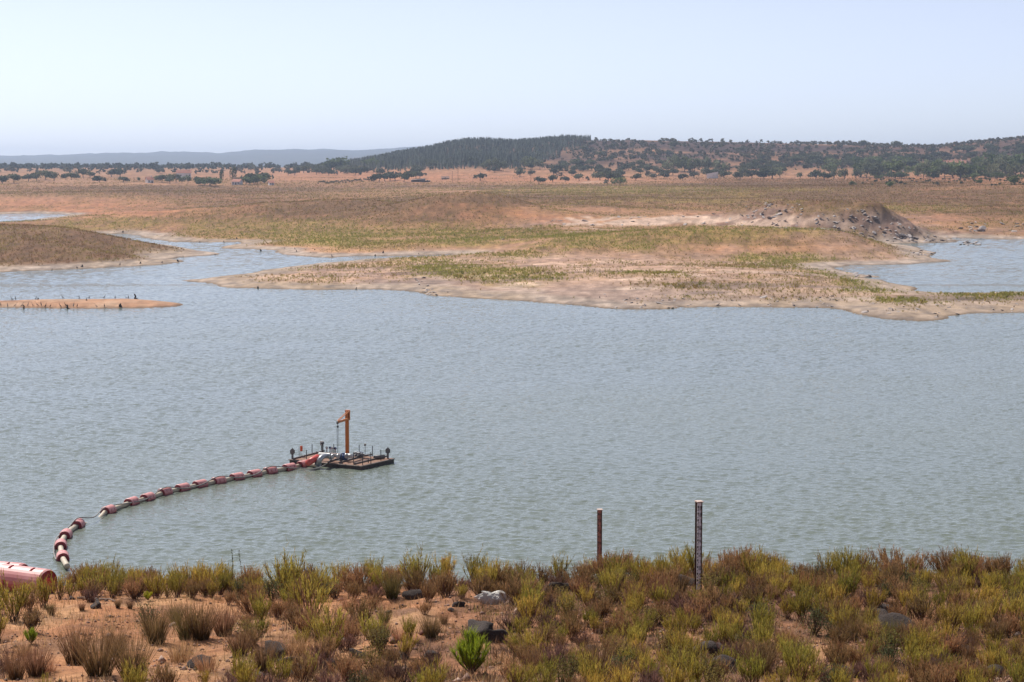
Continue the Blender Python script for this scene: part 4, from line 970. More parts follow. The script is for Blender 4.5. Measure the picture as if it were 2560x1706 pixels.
for i, c in enumerate(CW):
    d = (CW[min(i + 1, 15)] - CW[max(i - 1, 0)]).normalized()
    if i == 3: d = (CW[3] - CW[2]).normalized()
    if i == 4: d = (CW[5] - CW[4]).normalized()
    t = thing("collar_float", labs.get(i, FL), "float", tuple(c), math.atan2(d.y, d.x), "floats along the pipeline")
    t.rotation_euler = (rnd.uniform(-.15, .15), 0, math.atan2(d.y, d.x))
    float_parts(t, 1.24, .45, .2, i)
# power cable slung along the floats
cab_pts = [Vector((*map(float, on_plane(140, 1400, .1)), .1)), Vector((*map(float, on_plane(134, 1375, .25)), .25)), Vector((*map(float, on_plane(142, 1345, .3)), .3)), Vector((*map(float, on_plane(172, 1318, .35)), .35)), CW[3] + Vector((0, 0, .54)), Vector((*map(float, on_plane(235, 1293, .4)), .4)), CW[4] + Vector((-.1, -.3, .40))]
for i in range(5, 15):
    up_ = i % 3 == 1; cab_pts.append(CW[i] + (Vector((.1, -.3, .50)) if up_ else Vector((.2, -.62, .12))))
cab_pts += [wpt(640, 1275, .2), wpt(800, 1240, .35), wpt(930, 1160, .75)]
cb0 = Vector((cab_pts[8].x, cab_pts[8].y, 0))
tag(MB().tube([q - cb0 for q in spline(cab_pts, 8)], .048, 6).build("power_cable", simple_mat("grey_cable", (.24, .22, .20), .6, 0, .2, 3), None, True), "thin grey cable slung along the floats to the pontoon", "cable").location = cb0
# red loading pipe section lying on the deck edge
r0 = wpt(740, 1050, .98); r1 = wpt(545, 1160, .62)
tag(MB().tube([Vector((0, 0, 0)), r1 - r0], .30, 18).build("red_pipe", M_redpipe, None, True), "bright red pipe length sloping over the pontoon's edge", "pipe").location = r0
# ---------------------------------------------------------------- red floats stored on the bank
for i, (px, py, dd, lab, rz, tilt) in enumerate([(62, 1452, 46.5, "large faded red float lying on the bank behind broom shrubs", -.5, 0), (0, 1436, 48.4, "faded red float half hidden behind the large one on the bank", -.35, .1)]):
    v = at_depth(px, py, dd); L, Rr = (1.45, .35) if i == 0 else (1.35, .35)
    g = H1(v.x, v.y); t = thing("stored_float", lab, "float", (v.x, v.y, g + Rr - .02), rz)
    t.rotation_euler = (.5, 0, rz); float_parts(t, L, Rr, .15, None)
    MB().tube([(L / 2 - .05, 0, 0), (L / 2 - .032, 0, 0)], .155, 16).build("bore", M_redpipe, t)
# ---------------------------------------------------------------- staff gauges
M_rust = simple_mat("rusty_steel", (.10, .05, .04), .85, .2, .35, 10, (.19, .09, .065), .3)
M_plate = simple_mat("gauge_plate", (.75, .73, .75), .6, .1, .15, 14, (.42, .36, .34))
M_rplate = simple_mat("rusted_gauge_plate", (.40, .20, .155), .8, .1, .3, 16, (.15, .07, .06))
M_mark = simple_mat("black_mark", (.025, .022, .022), .7)
M_cap = simple_mat("pale_cap", (.55, .42, .36), .7)
def gauge(name, px, dd, top, w, label, plate, rz):
    base = at_depth(px, 1440, dd); g = H1(base.x, dd); zt = at_depth(px, top, dd).z; h = zt - g
    t = thing(name, label, "gauge", (base.x, dd, g), rz)
    po = MB()
    po.box((0, .05, h / 2 - .15), (w, .012, h + .3)); po.box((0, .10, h / 2 - .15), (.012, .088, h + .3)); po.box((0, .15, h / 2 - .15), (w, .012, h + .3)); po.build("post", M_rust, t)
    MB().box((0, .08, h + .012), (w + .02, .17, .018)).build("cap", M_cap, t)
    pl = MB().box((-w * .13, .036, h / 2 + .03), (w * .72, .012, h - .08)).build("scale_plate", plate, t)
    step = .136; mk = MB(); n = int((h - .1) / step)
    for i in range(n):
        z = h - .09 - i * step; x0 = -w * .13 - w * .36
        mk.box((x0 + w * .13, .0275, z), (w * .22, .005, .042)); mk.box((x0 + w * .25, .0275, z - .045), (w * .10, .005, .016)); mk.box((x0 + w * .10, .0275, z - .075), (w * .14, .005, .018))
    mk.build("scale_marks", M_mark, pl)["kind"] = "stuff"
    dg = MB()
    SEG = {0: "abcdef", 1: "bc", 2: "abged", 3: "abgcd", 4: "fgbc", 5: "afgcd", 6: "afgedc", 7: "abc", 8: "abcdefg", 9: "abcdfg"}
    for i in range(n):     # decimetre digits
        z = h - .115 - i * step; cx = w * .10; dw, dh = w * .22, .066
        for s_ in SEG[(9 - i) % 10]:
            bx_ = {"a": (0, dh / 2, 1), "g": (0, 0, 1), "d": (0, -dh / 2, 1), "f": (-dw / 2, dh / 4, 0), "b": (dw / 2, dh / 4, 0), "e": (-dw / 2, -dh / 4, 0), "c": (dw / 2, -dh / 4, 0)}[s_]
            dg.box((cx + bx_[0], .0275, z + bx_[1]), (dw, .005, .008) if bx_[2] else (.008, .005, dh / 2))
    dg.build("scale_digits", M_mark, pl)["kind"] = "stuff"
    return t
gauge("staff_gauge", 1750, 39.5, 1257, .115, "tall grey staff gauge with black scale marks standing among shrubs", M_plate, .28)
gauge("staff_gauge", 1500, 47.0, 1277, .105, "shorter rust-red staff gauge standing behind the bank's edge shrubs", M_rplate, .1)
v = at_depth(1108, 1440, 47); g = H1(v.x, 47); zt = at_depth(1108, 1396, 47).z
tag(MB().box((0, 0, (zt - g) / 2 - .1), (.085, .085, zt - g + .2), (0, .04, .4), .008).build("wooden_stake", simple_mat("stake_wood", (.30, .17, .125), .85, 0, .3, 9, (.2, .11, .08))), "short weathered wooden stake among shrubs at the bank's edge", "stake").location = (v.x, 47, g)
# ---------------------------------------------------------------- shrubs and tufts on the far shores
M_tuft = plant_mat("far_scrub", .45, .18)
def tuft_proto(seed, n, h=1.0, w=.55):
    """unit tuft: leaning blades and leaf faces, one vertex triple per face"""
    R = np.random.default_rng(seed); V = []
    for i in range(n):
        az = R.uniform(0, 6.283); r = w * .55 * math.sqrt(R.uniform()); b = np.array((r * math.cos(az), r * math.sin(az), R.uniform(0, .35)))
        d = np.array((math.cos(az) * R.uniform(.1, .6), math.sin(az) * R.uniform(.1, .6), R.uniform(.5, 1.0))); d /= np.linalg.norm(d)
        s = np.array((-math.sin(az + R.uniform(-1, 1)), math.cos(az + R.uniform(-1, 1)), 0)); L = R.uniform(.35, .72); ww = R.uniform(.10, .2)
        V += [b - s * ww * .6, b + s * ww * .6 + (0, 0, .08), b + d * L]
    V = np.array(V); V[:, 2] *= h / max(V[:, 2].max(), .1); return V
def pal_scrub(gr, n, R):
    """brown -> olive -> green"""
    brown = np.array((.28, .145, .08)); olive = np.array((.36, .255, .09)); green = np.array((.33, .295, .075))
    g = np.clip(gr + R.normal(0, .16, n), 0, 1)[:, None]
    c = np.where(g < .5, brown * (1 - g * 2) + olive * g * 2, olive * (2 - g * 2) + green * (g * 2 - 1))
    return c * R.uniform(.72, 1.2, (n, 1))
def scatter_scrub():
    R = np.random.default_rng(77); N = 230000
    y = np.exp(R.uniform(math.log(360), math.log(1900), N)); x = R.uniform(-.30, .30, N) * y
    z, sd, reg = h_land(x, y); ok = (z > .25) & (sd > 3)
    x, y, z, sd, reg = x[ok], y[ok], z[ok], sd[ok], reg[ok]
    den, gr, (g, s, o, r, p, px, py, n1, n2) = cover(x, y, z, sd, reg)
    pr = np.clip(den, 0, 1.1) ** 1.5 * np.where(y < 520, .85, np.where(y < 800, 1.0, .75))
    keep = R.uniform(0, 1, len(x)) < pr
    x, y, z, gr, den, reg, px, py = x[keep], y[keep], z[keep], gr[keep], den[keep], reg[keep], px[keep], py[keep]
    return x, y, z, gr, den, reg, px, py
sx_, sy_, sz_, sg_, sd_, sr_, spx, spy = scatter_scrub()
R = np.random.default_rng(78)
ssz = R.uniform(.3, .8, len(sx_)) * (1 + .5 * np.clip(sd_ - .5, 0, .6)) * np.where(sr_ == 2, 1.0, 1.0) * np.interp(sy_, [380, 700, 1900], [.9, 1.0, 1.5])
order = np.argsort(-(ssz / sy_) * (np.abs(spx - 1280) < 1290)); ind = [i for i in order if sr_[i] == 1 and sy_[i] < 620][:230]
mask = np.ones(len(sx_), bool); mask[ind] = False
def join_protos(protos, X, Y, Z, size, tone, R, squash=(.85, 1.25), topshade=True):
    Vs = []; Ts = []; k = R.integers(0, len(protos), len(X))
    for i, P in enumerate(protos):
        m = k == i; n = m.sum(); a = R.uniform(0, 6.283, n); ca, sa = np.cos(a), np.sin(a); s = size[m]; st = R.uniform(*squash, n)
        V = np.empty((n, len(P), 3)); V[..., 0] = (P[None, :, 0] * ca[:, None] - P[None, :, 1] * sa[:, None]) * (s * st)[:, None] + X[m][:, None]
        V[..., 1] = (P[None, :, 0] * sa[:, None] + P[None, :, 1] * ca[:, None]) * (s * st)[:, None] + Y[m][:, None]; V[..., 2] = P[None, :, 2] * s[:, None] + Z[m][:, None] - .03 * s[:, None]
        Vs.append(V.reshape(-1, 3)); Ts.append(np.repeat(tone[m], len(P), 0) * R.uniform(.8, 1.2, (n * len(P) // 3, 1)).repeat(3, 0))
    V = np.concatenate(Vs); return V, np.concatenate(Ts)
TP = [tuft_proto(500 + i, 6) for i in range(5)]
tn = pal_scrub(sg_, len(sx_), R)
V, T_ = join_protos(TP, sx_[mask], sy_[mask], sz_[mask], ssz[mask], tn[mask], R)
o = obj("far_scrub", np_mesh("far_scrub", V, np.arange(len(V)).reshape(-1, 3), M_tuft, T_)); o["kind"] = "stuff"; o["label"] = "brown and olive scrub covering the far shores"; o["category"] = "scrub"
TPM = []
for i in range(4):
    P = tuft_proto(520 + i, 22); TPM.append(np_mesh("tuft", P, np.arange(len(P)).reshape(-1, 3), M_tuft, np.ones((len(P), 3)) * np.repeat(R.uniform(.8, 1.2, (len(P) // 3, 1)), 3, 0)))
PLM = [("beside the old rubble wall", 1075, 715), ("by the inlet's edge", 2130, 685), ("on the stony point", 2260, 745), ("on the thin neck beyond the stony point", 2500, 748), ("near the long spit's tip", 640, 700), ("above the gravel beach", 1700, 735), ("by the narrow channel's end", 1150, 642), ("on the green patch above the old rubble wall", 1230, 685), ("on the gravel slope between wall and inlet", 1600, 690), ("on the rise between the inlet and the white ledges", 1950, 645)]
def pland(px, py): return min(PLM, key=lambda m: (m[1] - px) ** 2 + ((m[2] - py) * 5) ** 2)[0]
for i in ind:
    g_ = sg_[i] > .5
    o = tag(obj("shore_shrub", TPM[i % 4], None, (sx_[i], sy_[i], sz_[i] - .03), (0, 0, R.uniform(0, 6.28)), float(ssz[i])), ("tall " if ssz[i] > .95 else "") + ("green" if g_ else "brown-olive") + " shrub on the far promontory " + pland(spx[i], spy[i]), "shrub", ("green" if g_ else "brown") + " promontory shrubs " + pland(spx[i], spy[i]))
    o.color = (*[float(c) for c in tn[i]], 1)
# ---------------------------------------------------------------- trees
M_crown = plant_mat("tree_crown", .34, .22, .012); M_bark = simple_mat("bark", (.11, .085, .07), .9, 0, .25, 3)
def crown(seed, lobes, n, leaf, col, flat=.75):
    R_ = np.random.default_rng(seed); V = []; T = []
    L = []
    for i in range(lobes):
        a = R_.uniform(0, 6.283); r = R_.uniform(.1, .62); L.append((r * math.cos(a), r * math.sin(a), R_.uniform(.48, .74) - .12 * r, R_.uniform(.24, .40)))
    L.append((0, 0, .66, .36))
    for i in range(n):
        x0, y0, z0, r0 = L[R_.integers(len(L))]; d = R_.normal(size=3); d /= np.linalg.norm(d); rr = r0 * R_.uniform(.55, 1.05)
        c = np.array((x0, y0, z0)) + d * rr * (1, 1, flat); q = R_.normal(size=3); q /= np.linalg.norm(q); u = np.cross(q, R_.normal(size=3)); u /= np.linalg.norm(u); w = np.cross(q, u); s = leaf * R_.uniform(.6, 1.3)
        V += [c - u * s, c + w * s * .8, c + u * s, c - w * s * .8]
        T += [np.array(col) * R_.uniform(.65, 1.35)] * 4
    V = np.array(V); return V, np.array(T)
def tree_meshes(seed, lobes, n, leaf, col, flat, trunk_h, tr, crown_scale=(1, 1, 1)):
    V, T = crown(seed, lobes, n, leaf, col, flat); V = V * crown_scale
    cm = np_mesh("crown", V, np.arange(len(V)).reshape(-1, 4), M_crown, T)
    R_ = random.Random(seed); tm = MB()
    top = Vector((R_.uniform(-.05, .05), R_.uniform(-.05, .05), trunk_h)); tm.tube([(0, 0, -.04), (top.x * .4, top.y * .4, trunk_h * .5), top], [tr, tr * .8, tr * .65], 7)
    for i in range(5):
        a = R_.uniform(0, 6.283); e = Vector((math.cos(a) * .38 * crown_scale[0], math.sin(a) * .38 * crown_scale[1], trunk_h + .3 * crown_scale[2] * R_.uniform(.5, 1))); m = top.lerp(e, .5) + Vector((0, 0, -.04))
        tm.tube([top - Vector((0, 0, .05)), m, e], [tr * .5, tr * .35, tr * .15], 5, False)
    return tm.mesh("trunk", M_bark), cm
OAK = [tree_meshes(600 + i, 7, 420, .085, (.105, .115, .07), .75, .36, .045) for i in range(5)]
EUC = [tree_meshes(620 + i, 6, 380, .075, (.16, .175, .10), 1.0, .34, .03, (.8, .8, 1.05)) for i in range(3)]
BUSHT = [tree_meshes(640 + i, 6, 380, .08, (.12, .15, .06), .85, .2, .04, (1.1, 1.1, .9)) for i in range(2)]
POP = [tree_meshes(650, 3, 360, .07, (.07, .09, .045), 1.3, .25, .035, (.42, .42, 1.2))]
rt = random.Random(31); TREES = []     # (px, py_base, height_px, kind)
def band(n, x0, x1, y0, y1, h0, h1, kind="oak"):
    for i in range(n): TREES.append((rt.uniform(x0, x1), rt.uniform(y0, y1), rt.uniform(h0, h1), kind))
for q in [(6,460,24),(35,458,26),(72,454,22),(92,453,24),(113,450,26),(135,453,26),(165,450,18),(178,450,20),(190,450,16),(208,444,24),(225,446,20),(248,457,20),(235,456,14),(262,456,12),(279,443,22),(300,443,24),(309,456,16),(318,456,14)]: TREES.append((*q, "oak"))
for q in [(345,455,14),(390,456,20),(405,456,22),(425,460,18),(440,458,26),(455,461,20),(470,460,24),(492,457,18),(425,455,24)]: TREES.append((*q, "euc" if rt.random() < .35 else "oak"))
for q in [(510,465,24),(525,466,26),(540,464,22),(500,463,16)]: TREES.append((*q, "bush"))
for q in [(583,460,42),(553,456,28)]: TREES.append((*q, "pop"))
for q in [(600,460,20),(625,461,30),(645,460,26),(662,458,28),(615,462,22),(635,462,24)]: TREES.append((*q, "bush" if rt.random() < .5 else "oak"))
for q in [(835,428,34),(850,428,38),(820,428,26)]: TREES.append((*q, "bush"))
for q in [(925,420,26),(945,418,18)]: TREES.append((*q, "bush"))
for q in [(935,455,22),(948,454,22),(962,454,24),(975,452,24),(988,452,20),(1010,456,22),(1020,450,24),(1040,448,22),(1050,446,18),(1201,452,22),(1190,448,12)]: TREES.append((*q, "oak"))
for q in [(1347,461,22),(1382,456,20),(1413,456,16),(1448,453,20),(1470,452,14),(1300,442,20),(1325,440,16),(1385,440,22),(1400,444,14),(1430,440,18),(1513,461,14),(1520,455,28),(1540,452,22),(1500,452,24),(1590,452,20),(1630,448,16),(1660,448,18),(1707,452,20),(1735,446,18),(1810,446,20),(1850,450,22),(1880,448,26),(1910,448,20)]: TREES.append((*q, "oak"))
TREES.append((1550, 464, 24, "bush"))
for q in [(1690,428,44),(1712,430,46),(1735,432,40),(1665,432,32),(1770,432,42),(1790,434,36),(1815,434,32),(1310,424,34),(1330,424,36),(1350,424,30),(1240,428,36),(1222,424,30),(1258,430,30)]: TREES.append((*q, "euc"))
for q in [(1930,448,34),(1950,446,32),(2000,448,20),(2040,450,28),(2060,452,24),(2085,448,30),(2110,450,34),(2140,448,28)]: TREES.append((*q, "euc" if rt.random() < .4 else "oak"))
for q in [(2152,444,42),(2166,446,50),(2181,440,38),(2196,446,46),(2212,440,44),(2238,446,50),(2296,440,34),(2309,446,42),(2318,436,40),(2333,447,34),(2346,442,46),(2362,447,44),(2374,438,36),(2383,446,40),(2402,447,48),(2418,442,36),(2430,447,40),(2452,440,34),(2463,446,52),(2476,436,56),(2490,447,44),(2500,440,60),(2517,446,40),(2528,438,58),(2540,447,48),(2552,440,60)]: TREES.append((*q, "euc" if rt.random() < .6 else "bush"))
for i in range(34): TREES.append((rt.uniform(2150, 2560), rt.uniform(442, 449), rt.uniform(10, 20), "bush"))
for i in range(20): TREES.append((rt.uniform(2050, 2560), rt.uniform(415, 436), rt.uniform(18, 34), rt.choice(("euc", "bush", "oak"))))
for q in [(2535,462,26),(2225,468,16),(2130,466,14),(2450,462,14)]: TREES.append((*q, "bush"))
band(70, -20, 760, 424, 436, 8, 15); band(26, 700, 1060, 428, 440, 14, 20); band(30, 740, 940, 422, 436, 12, 20); band(44, 1060, 1480, 410, 432, 12, 20); band(46, 1380, 1960, 418, 442, 14, 22)
band(150, 1450, 2140, 362, 425, 9, 16); band(110, 2100, 2560, 368, 425, 10, 20); band(60, 1900, 2330, 395, 428, 12, 24)
band(40, 1440, 2560, 350, 366, 8, 12)
base = np.array([(t[0], t[1]) for t in TREES]); hp = hits(base[:, 0], base[:, 1], 900, 4300, 700)
SP = {"oak": OAK, "euc": EUC, "bush": BUSHT, "pop": POP}
UH = {"oak": 1.02, "euc": 1.2, "bush": .95, "pop": 1.25}
NMT = {"oak": ("holm_oak", "dark round-crowned oak on the dry plain"), "euc": ("eucalyptus_tree", "tall pale green eucalyptus tree"), "bush": ("broadleaf_tree", "bushy mid-green broadleaf tree"), "pop": ("cypress_tree", "tall narrow dark green tree among the white houses")}
tl_ = []
for (px, py, hpx, kd), p in zip(TREES, hp):
    if np.isnan(p[0]): continue
    tl_.append((hpx, px, py, kd, p, hpx * p[1] / F / UH[kd]))
tl_.sort(key=lambda t: -t[0]); far_oaks = []; noak = 0
for hpx, px, py, kd, p, s in tl_:
    if kd == "oak":
        noak += 1
        if noak > 250: far_oaks.append((p, s)); continue
    tm, cm = rt.choice(SP[kd]); nm, lab = NMT[kd]
    if kd == "oak":
        if py < 424 and px > 1380:
            wh = "beside the pine plantation" if px < 1620 else "above the white outbuilding" if px < 1900 else "left of the red-roofed house's grove" if px < 2200 else "above the red-roofed house"
            up = "along the ridge" if py < 366 else "on the brown hillside"; wh = wh.replace("left of", "next to"); lab, grp = "dark oak " + up + " " + wh, "oaks " + up + " " + wh
        elif py > 440 and px < 340: lab, grp = "dark round oak on the dry plain beside the white houses' grove", "oaks beside the village grove"
        elif py > 440 and 1180 < px < 1480: lab, grp = "dark round oak standing alone on dry grass below the hill", "lone oaks below the hill"
        elif px < 760: lab, grp = "small dark oak in the tree line before the blue hills", "oaks before the blue hills"
        else:
            wh = "behind the long low shed" if px < 1110 else "below the pine plantation" if px < 1490 else "round the white outbuilding" if px < 1990 else "in the grove by the red-roofed house"
            lab, grp = "dark oak at the hill foot " + wh, "oaks " + wh
    elif kd == "euc": lab, grp = ("tall pale green eucalyptus in the grove round the red-roofed house", "eucalyptus grove by the red-roofed house") if px > 2100 else ("pale green eucalyptus at the foot of the hill", "eucalyptus at the hill foot")
    elif kd == "pop": grp = "tall narrow trees among the houses"
    else: lab, grp = ("bright bushy tree in the village grove", "village grove trees") if px < 700 else ("big rounded pale tree standing out before the blue hills", "rounded pale trees") if px < 1000 else ("mid-green bushy tree in the grove by the orchard and red-roofed house", "bushy trees by the orchard")
    w = rt.uniform(.95, 1.25) if kd == "oak" else 1
    t = thing(nm, lab, "tree", (p[0], p[1], p[2] - .1), rt.uniform(0, 6.28), grp, (s * w, s * w, s))
    obj("trunk", tm, t); c = obj("crown", cm, t); v = rt.uniform(.85, 1.2); c.color = (v, v, v * rt.uniform(.85, 1.05), 1)
# scattered small oaks and hillside bushes as one wood
Rw = np.random.default_rng(91); cr_lo = [crown(660 + i, 4, 18, .26, (1, 1, 1), .8)[0] for i in range(4)]
def quad_join(protos, X, Y, Z, size, tone, R_):
    Vs, Ts = [], []; k = R_.integers(0, len(protos), len(X))
    for i, P in enumerate(protos):
        m = k == i; n = m.sum(); a = R_.uniform(0, 6.283, n); ca, sa = np.cos(a), np.sin(a); s = size[m]
        V = np.empty((n, len(P), 3)); V[..., 0] = (P[None, :, 0] * ca[:, None] - P[None, :, 1] * sa[:, None]) * s[:, None] + X[m][:, None]; V[..., 1] = (P[None, :, 0] * sa[:, None] + P[None, :, 1] * ca[:, None]) * s[:, None] + Y[m][:, None]; V[..., 2] = P[None, :, 2] * s[:, None] + Z[m][:, None]
        Vs.append(V.reshape(-1, 3)); Ts.append(np.repeat(tone[m], len(P), 0) * np.repeat(R_.uniform(.75, 1.25, (n * len(P) // 4, 1)), 4, 0))
    return np.concatenate(Vs), np.concatenate(Ts)
N = 9000; hy = Rw.uniform(2000, 3050, N); hu = Rw.uniform(-.08, .31, N); hx = hu * hy; hz_ = height(hx, hy); hpx, hpy = project(hx, hy, hz_)
dn = np.clip((fbm(hx / 110, hy / 160, 131, 4) - .42) * 4 + .25 * (hpx > 2150) , .03, 1) * (hpx > 1330) * .55
kp = Rw.uniform(0, 1, N) < dn; X = hx[kp]; Y = hy[kp]; Z = hz_[kp]; s = Rw.uniform(2.2, 6.0, len(X))
X = np.r_[X, [p[0] for p, q in far_oaks]]; Y = np.r_[Y, [p[1] for p, q in far_oaks]]; Z = np.r_[Z, [p[2] for p, q in far_oaks]]; s = np.r_[s, [q for p, q in far_oaks]]
tn_ = np.array((.12, .105, .065)) * Rw.uniform(.7, 1.35, (len(X), 1))
# tree line and woods of the far plain
N2_ = 3800; fy = np.exp(Rw.uniform(math.log(2600), math.log(6800), N2_)); fx = Rw.uniform(-.30, -.02, N2_) * fy; fz = height(fx, fy)
kp = (fbm(fx / 260, fy / 420, 133, 3) > .56); X = np.r_[X, fx[kp]]; Y = np.r_[Y, fy[kp]]; Z = np.r_[Z, fz[kp]]; s = np.r_[s, Rw.uniform(4, 9, kp.sum())]; tn_ = np.r_[tn_, np.array((.07, .078, .045)) * Rw.uniform(.7, 1.3, (kp.sum(), 1))]
V, T_ = quad_join(cr_lo, X, Y, Z - .5, s, tn_, Rw)
o = obj("distant_oak_wood", np_mesh("distant_oak_wood", V, np.arange(len(V)).reshape(-1, 4), M_crown, T_)); o["kind"] = "stuff"; o["label"] = "scattered dark oak scrub covering the hillsides and far plain"; o["category"] = "wood"
# pine plantation on the left end of the hill
PINE_POLY = np.array([(880,408),(960,396),(1010,384),(1080,370),(1110,356),(1170,350),(1230,352),(1290,358),(1400,346),(1468,344),(1462,352),(1420,366),(1390,384),(1340,404),(1290,416),(1180,422),(1060,418),(960,416),(880,416)], float)
N = 30000; py_ = Rw.uniform(2050, 2960, N); pu = Rw.uniform(-.09, .05, N); pxx = pu * py_; pz = height(pxx, py_); a_, b_ = project(pxx, py_, pz)
kp = (sdist(PINE_POLY, a_, b_) > Rw.uniform(-14, 8, N)) & (Rw.uniform(0, 1, N) < .26)
def pine_proto(seed):
    R_ = np.random.default_rng(seed); V = []
    for i in range(9):
        z = .12 + .88 * (i / 9); r = .19 * (1 - z) ** .8 + .03; a = R_.uniform(0, 6.283)
        for q in range(3):
            b = a + q * 2.1; V += [(0, 0, z + .14), (r * math.cos(b), r * math.sin(b), z - .05), (r * math.cos(b + 1.3), r * math.sin(b + 1.3), z - .02)]
    return np.array(V)
PP = [pine_proto(700 + i) for i in range(4)]
X, Y, Z = pxx[kp], py_[kp], pz[kp]; V, T_ = join_protos(PP, X, Y, Z, Rw.uniform(4.5, 9.5, len(X)), np.array((.13, .145, .105)) * Rw.uniform(.5, 1.5, (len(X), 1)), Rw, (.8, 1.2))
o = obj("pine_plantation", np_mesh("pine_plantation", V, np.arange(len(V)).reshape(-1, 3), M_crown, T_)); o["kind"] = "stuff"; o["label"] = "dense dark pine plantation covering the hill's lower end"; o["category"] = "wood"
print("PINES", len(X), "SCRUB", len(sx_))
# orchard saplings
sm_t, sm_c = tree_meshes(680, 4, 90, .14, (.085, .095, .045), .9, .4, .05)
og = []
for i in range(58): og.append((2160 + i * 7 + rt.uniform(-4, 4), rt.choice((452, 456, 460, 464)) + rt.uniform(-2, 2), rt.uniform(5, 9)))
for i in range(44): og.append((795 + i * 3.3, 459 - i * .16 + rt.uniform(-3, 3), rt.uniform(4, 6.5)))
hp = hits([q[0] for q in og], [q[1] for q in og], 900, 3000, 600)
for (px, py, hpx), p in zip(og, hp):
    if np.isnan(p[0]): continue
    t = thing("orchard_sapling", "small round orchard sapling in rows on red earth before the eucalyptus grove" if px > 2000 else "small orchard sapling in rows on the dry plain beside the low shed", "tree", tuple(p), rt.uniform(0, 6), "orchard before the eucalyptus grove" if px > 2000 else "orchard rows beside the low shed", hpx * p[1] / F / 1.02)
    obj("trunk", sm_t, t); obj("crown", sm_c, t)
# ---------------------------------------------------------------- houses, sheds, poles
M_wall = simple_mat("whitewash", (.85, .83, .80), .85, 0, .06, .4, (.55, .50, .44)); M_tile = simple_mat("clay_tile", (.46, .18, .12), .85, 0, .2, 1.2, (.36, .17, .12)); M_dark = simple_mat("dark_opening", (.03, .03, .035), .6)
M_shed = simple_mat("shed_board", (.12, .085, .07), .9, 0, .3, .8); M_tin = simple_mat("pale_tin", (.42, .44, .42), .5, .4, .15, .6)
def ground_at(px, py): p = hits([px], [py], 900, 4000, 900)[0]; return p
def house(name, label, px, py, wpx, hpx, dpt, roofh, rz=0.0, roof=True, windows=2, cat="house", wallm=None, roofm=None, chimney=False, lean=0):
    p = ground_at(px, py); k = p[1] / F; w = wpx * k; h = hpx * k; d = dpt; t = thing(name, label, cat, (p[0], p[1] + d / 2, p[2] - .3), rz)
    wallm = wallm or M_wall; roofm = roofm or M_tile
    m = MB(); hl, hr = h, h + lean * k
    vs = [(-w/2, -d/2, 0), (w/2, -d/2, 0), (w/2, d/2, 0), (-w/2, d/2, 0), (-w/2, -d/2, hl), (w/2, -d/2, hr), (w/2, d/2, hr), (-w/2, d/2, hl)]
    fs = [(0, 1, 5, 4), (1, 2, 6, 5), (2, 3, 7, 6), (3, 0, 4, 7), (4, 5, 6, 7)]
    if roof and not lean:
        vs += [(-w/2, 0, h + roofh * .96), (w/2, 0, h + roofh * .96)]; fs = fs[:4] + [(1, 2, 6, 9, 5), (3, 0, 4, 8, 7)]; fs.pop(1); fs.pop(2)
    m.add(vs, fs).build("wall", wallm, t)
    if roof and not lean:
        e = .35; r = MB()
        for sg in (-1, 1):
            a = [(-w/2 - e, sg * (d/2 + e), h - e * roofh / (d/2)), (w/2 + e, sg * (d/2 + e), h - e * roofh / (d/2)), (w/2 + e, 0, h + roofh), (-w/2 - e, 0, h + roofh)]
            a += [(x, y, z + .14) for x, y, z in a]; r.add(a, [(0, 1, 2, 3), (7, 6, 5, 4), (0, 4, 5, 1), (1, 5, 6, 2), (3, 7, 4, 0), (2, 6, 7, 3)])
        ro = r.build("roof", roofm, t)
        if chimney: MB().box((w * .3, 0, h + roofh + .4), (.6, .6, 1.2)).build("chimney", wallm, ro)
    else:
        r = MB(); e = .3; a = [(-w/2 - e, -d/2 - e, hl + .02), (w/2 + e, -d/2 - e, hr + .02), (w/2 + e, d/2 + e, hr + .02), (-w/2 - e, d/2 + e, hl + .02)]; a += [(x, y, z + .15) for x, y, z in a]
        r.add(a, [(3, 2, 1, 0), (4, 5, 6, 7), (0, 1, 5, 4), (1, 2, 6, 5), (2, 3, 7, 6), (3, 0, 4, 7)]); r.build("roof", roofm, t)
    for i in range(windows):
        x = -w/2 + w * (i + .5) / windows
        if i == windows // 2: MB().box((x, -d/2 - .02, 1.0), (min(1.1, w * .2), .06, 2.0)).build("door", M_dark, t)
        else: MB().box((x, -d/2 - .02, h * .58), (min(1.1, w * .18), .06, min(1.2, h * .35))).build("window", M_dark, t)
    return t
house("white_house", "white gabled house half hidden behind the village grove", 372, 458, 16, 9, 6, 2.2, .5, True, 2, chimney=True)
house("long_house", "long white house with orange tiled roof behind the village grove", 458, 447, 36, 15, 7, 2.6, .15, True, 5, chimney=True)
house("small_white_house", "small white house beside the tall narrow tree", 592, 463, 22, 9, 6, 2.0, -.3, True, 3)
house("red_roofed_cottage", "tiny white cottage with red roof at the grove's end", 677, 464, 12, 7, 5, 1.6, .3, True, 2)
house("white_outbuilding", "plain white lean-to building standing on the dry slope", 1782, 447, 27, 12, 7, 0, -.2, False, 0, "building", None, M_tin, False, 5)
house("red_roofed_house", "white house with long red tiled roof among the eucalyptus", 2392, 424, 50, 15, 9, 2.8, .05, True, 5, chimney=True)
house("low_shed", "long low dark shed with pale flat roof on the dry plain", 1045, 456, 34, 6, 7, 0, .12, False, 3, "shed", M_shed, M_tin, False, 3)
house("shed_annex", "low dark annex with flat roof beside the long shed", 1068, 456, 14, 4, 5, 0, .12, False, 1, "shed", M_shed, M_tin, False, .5)
house("farm_hut", "small dark hut with rounded earth-coloured roof behind the shed", 1113, 449, 18, 4, 6, 1.6, 0, True, 1, "hut", M_shed, simple_mat("mud_roof", (.26, .15, .105), .9))
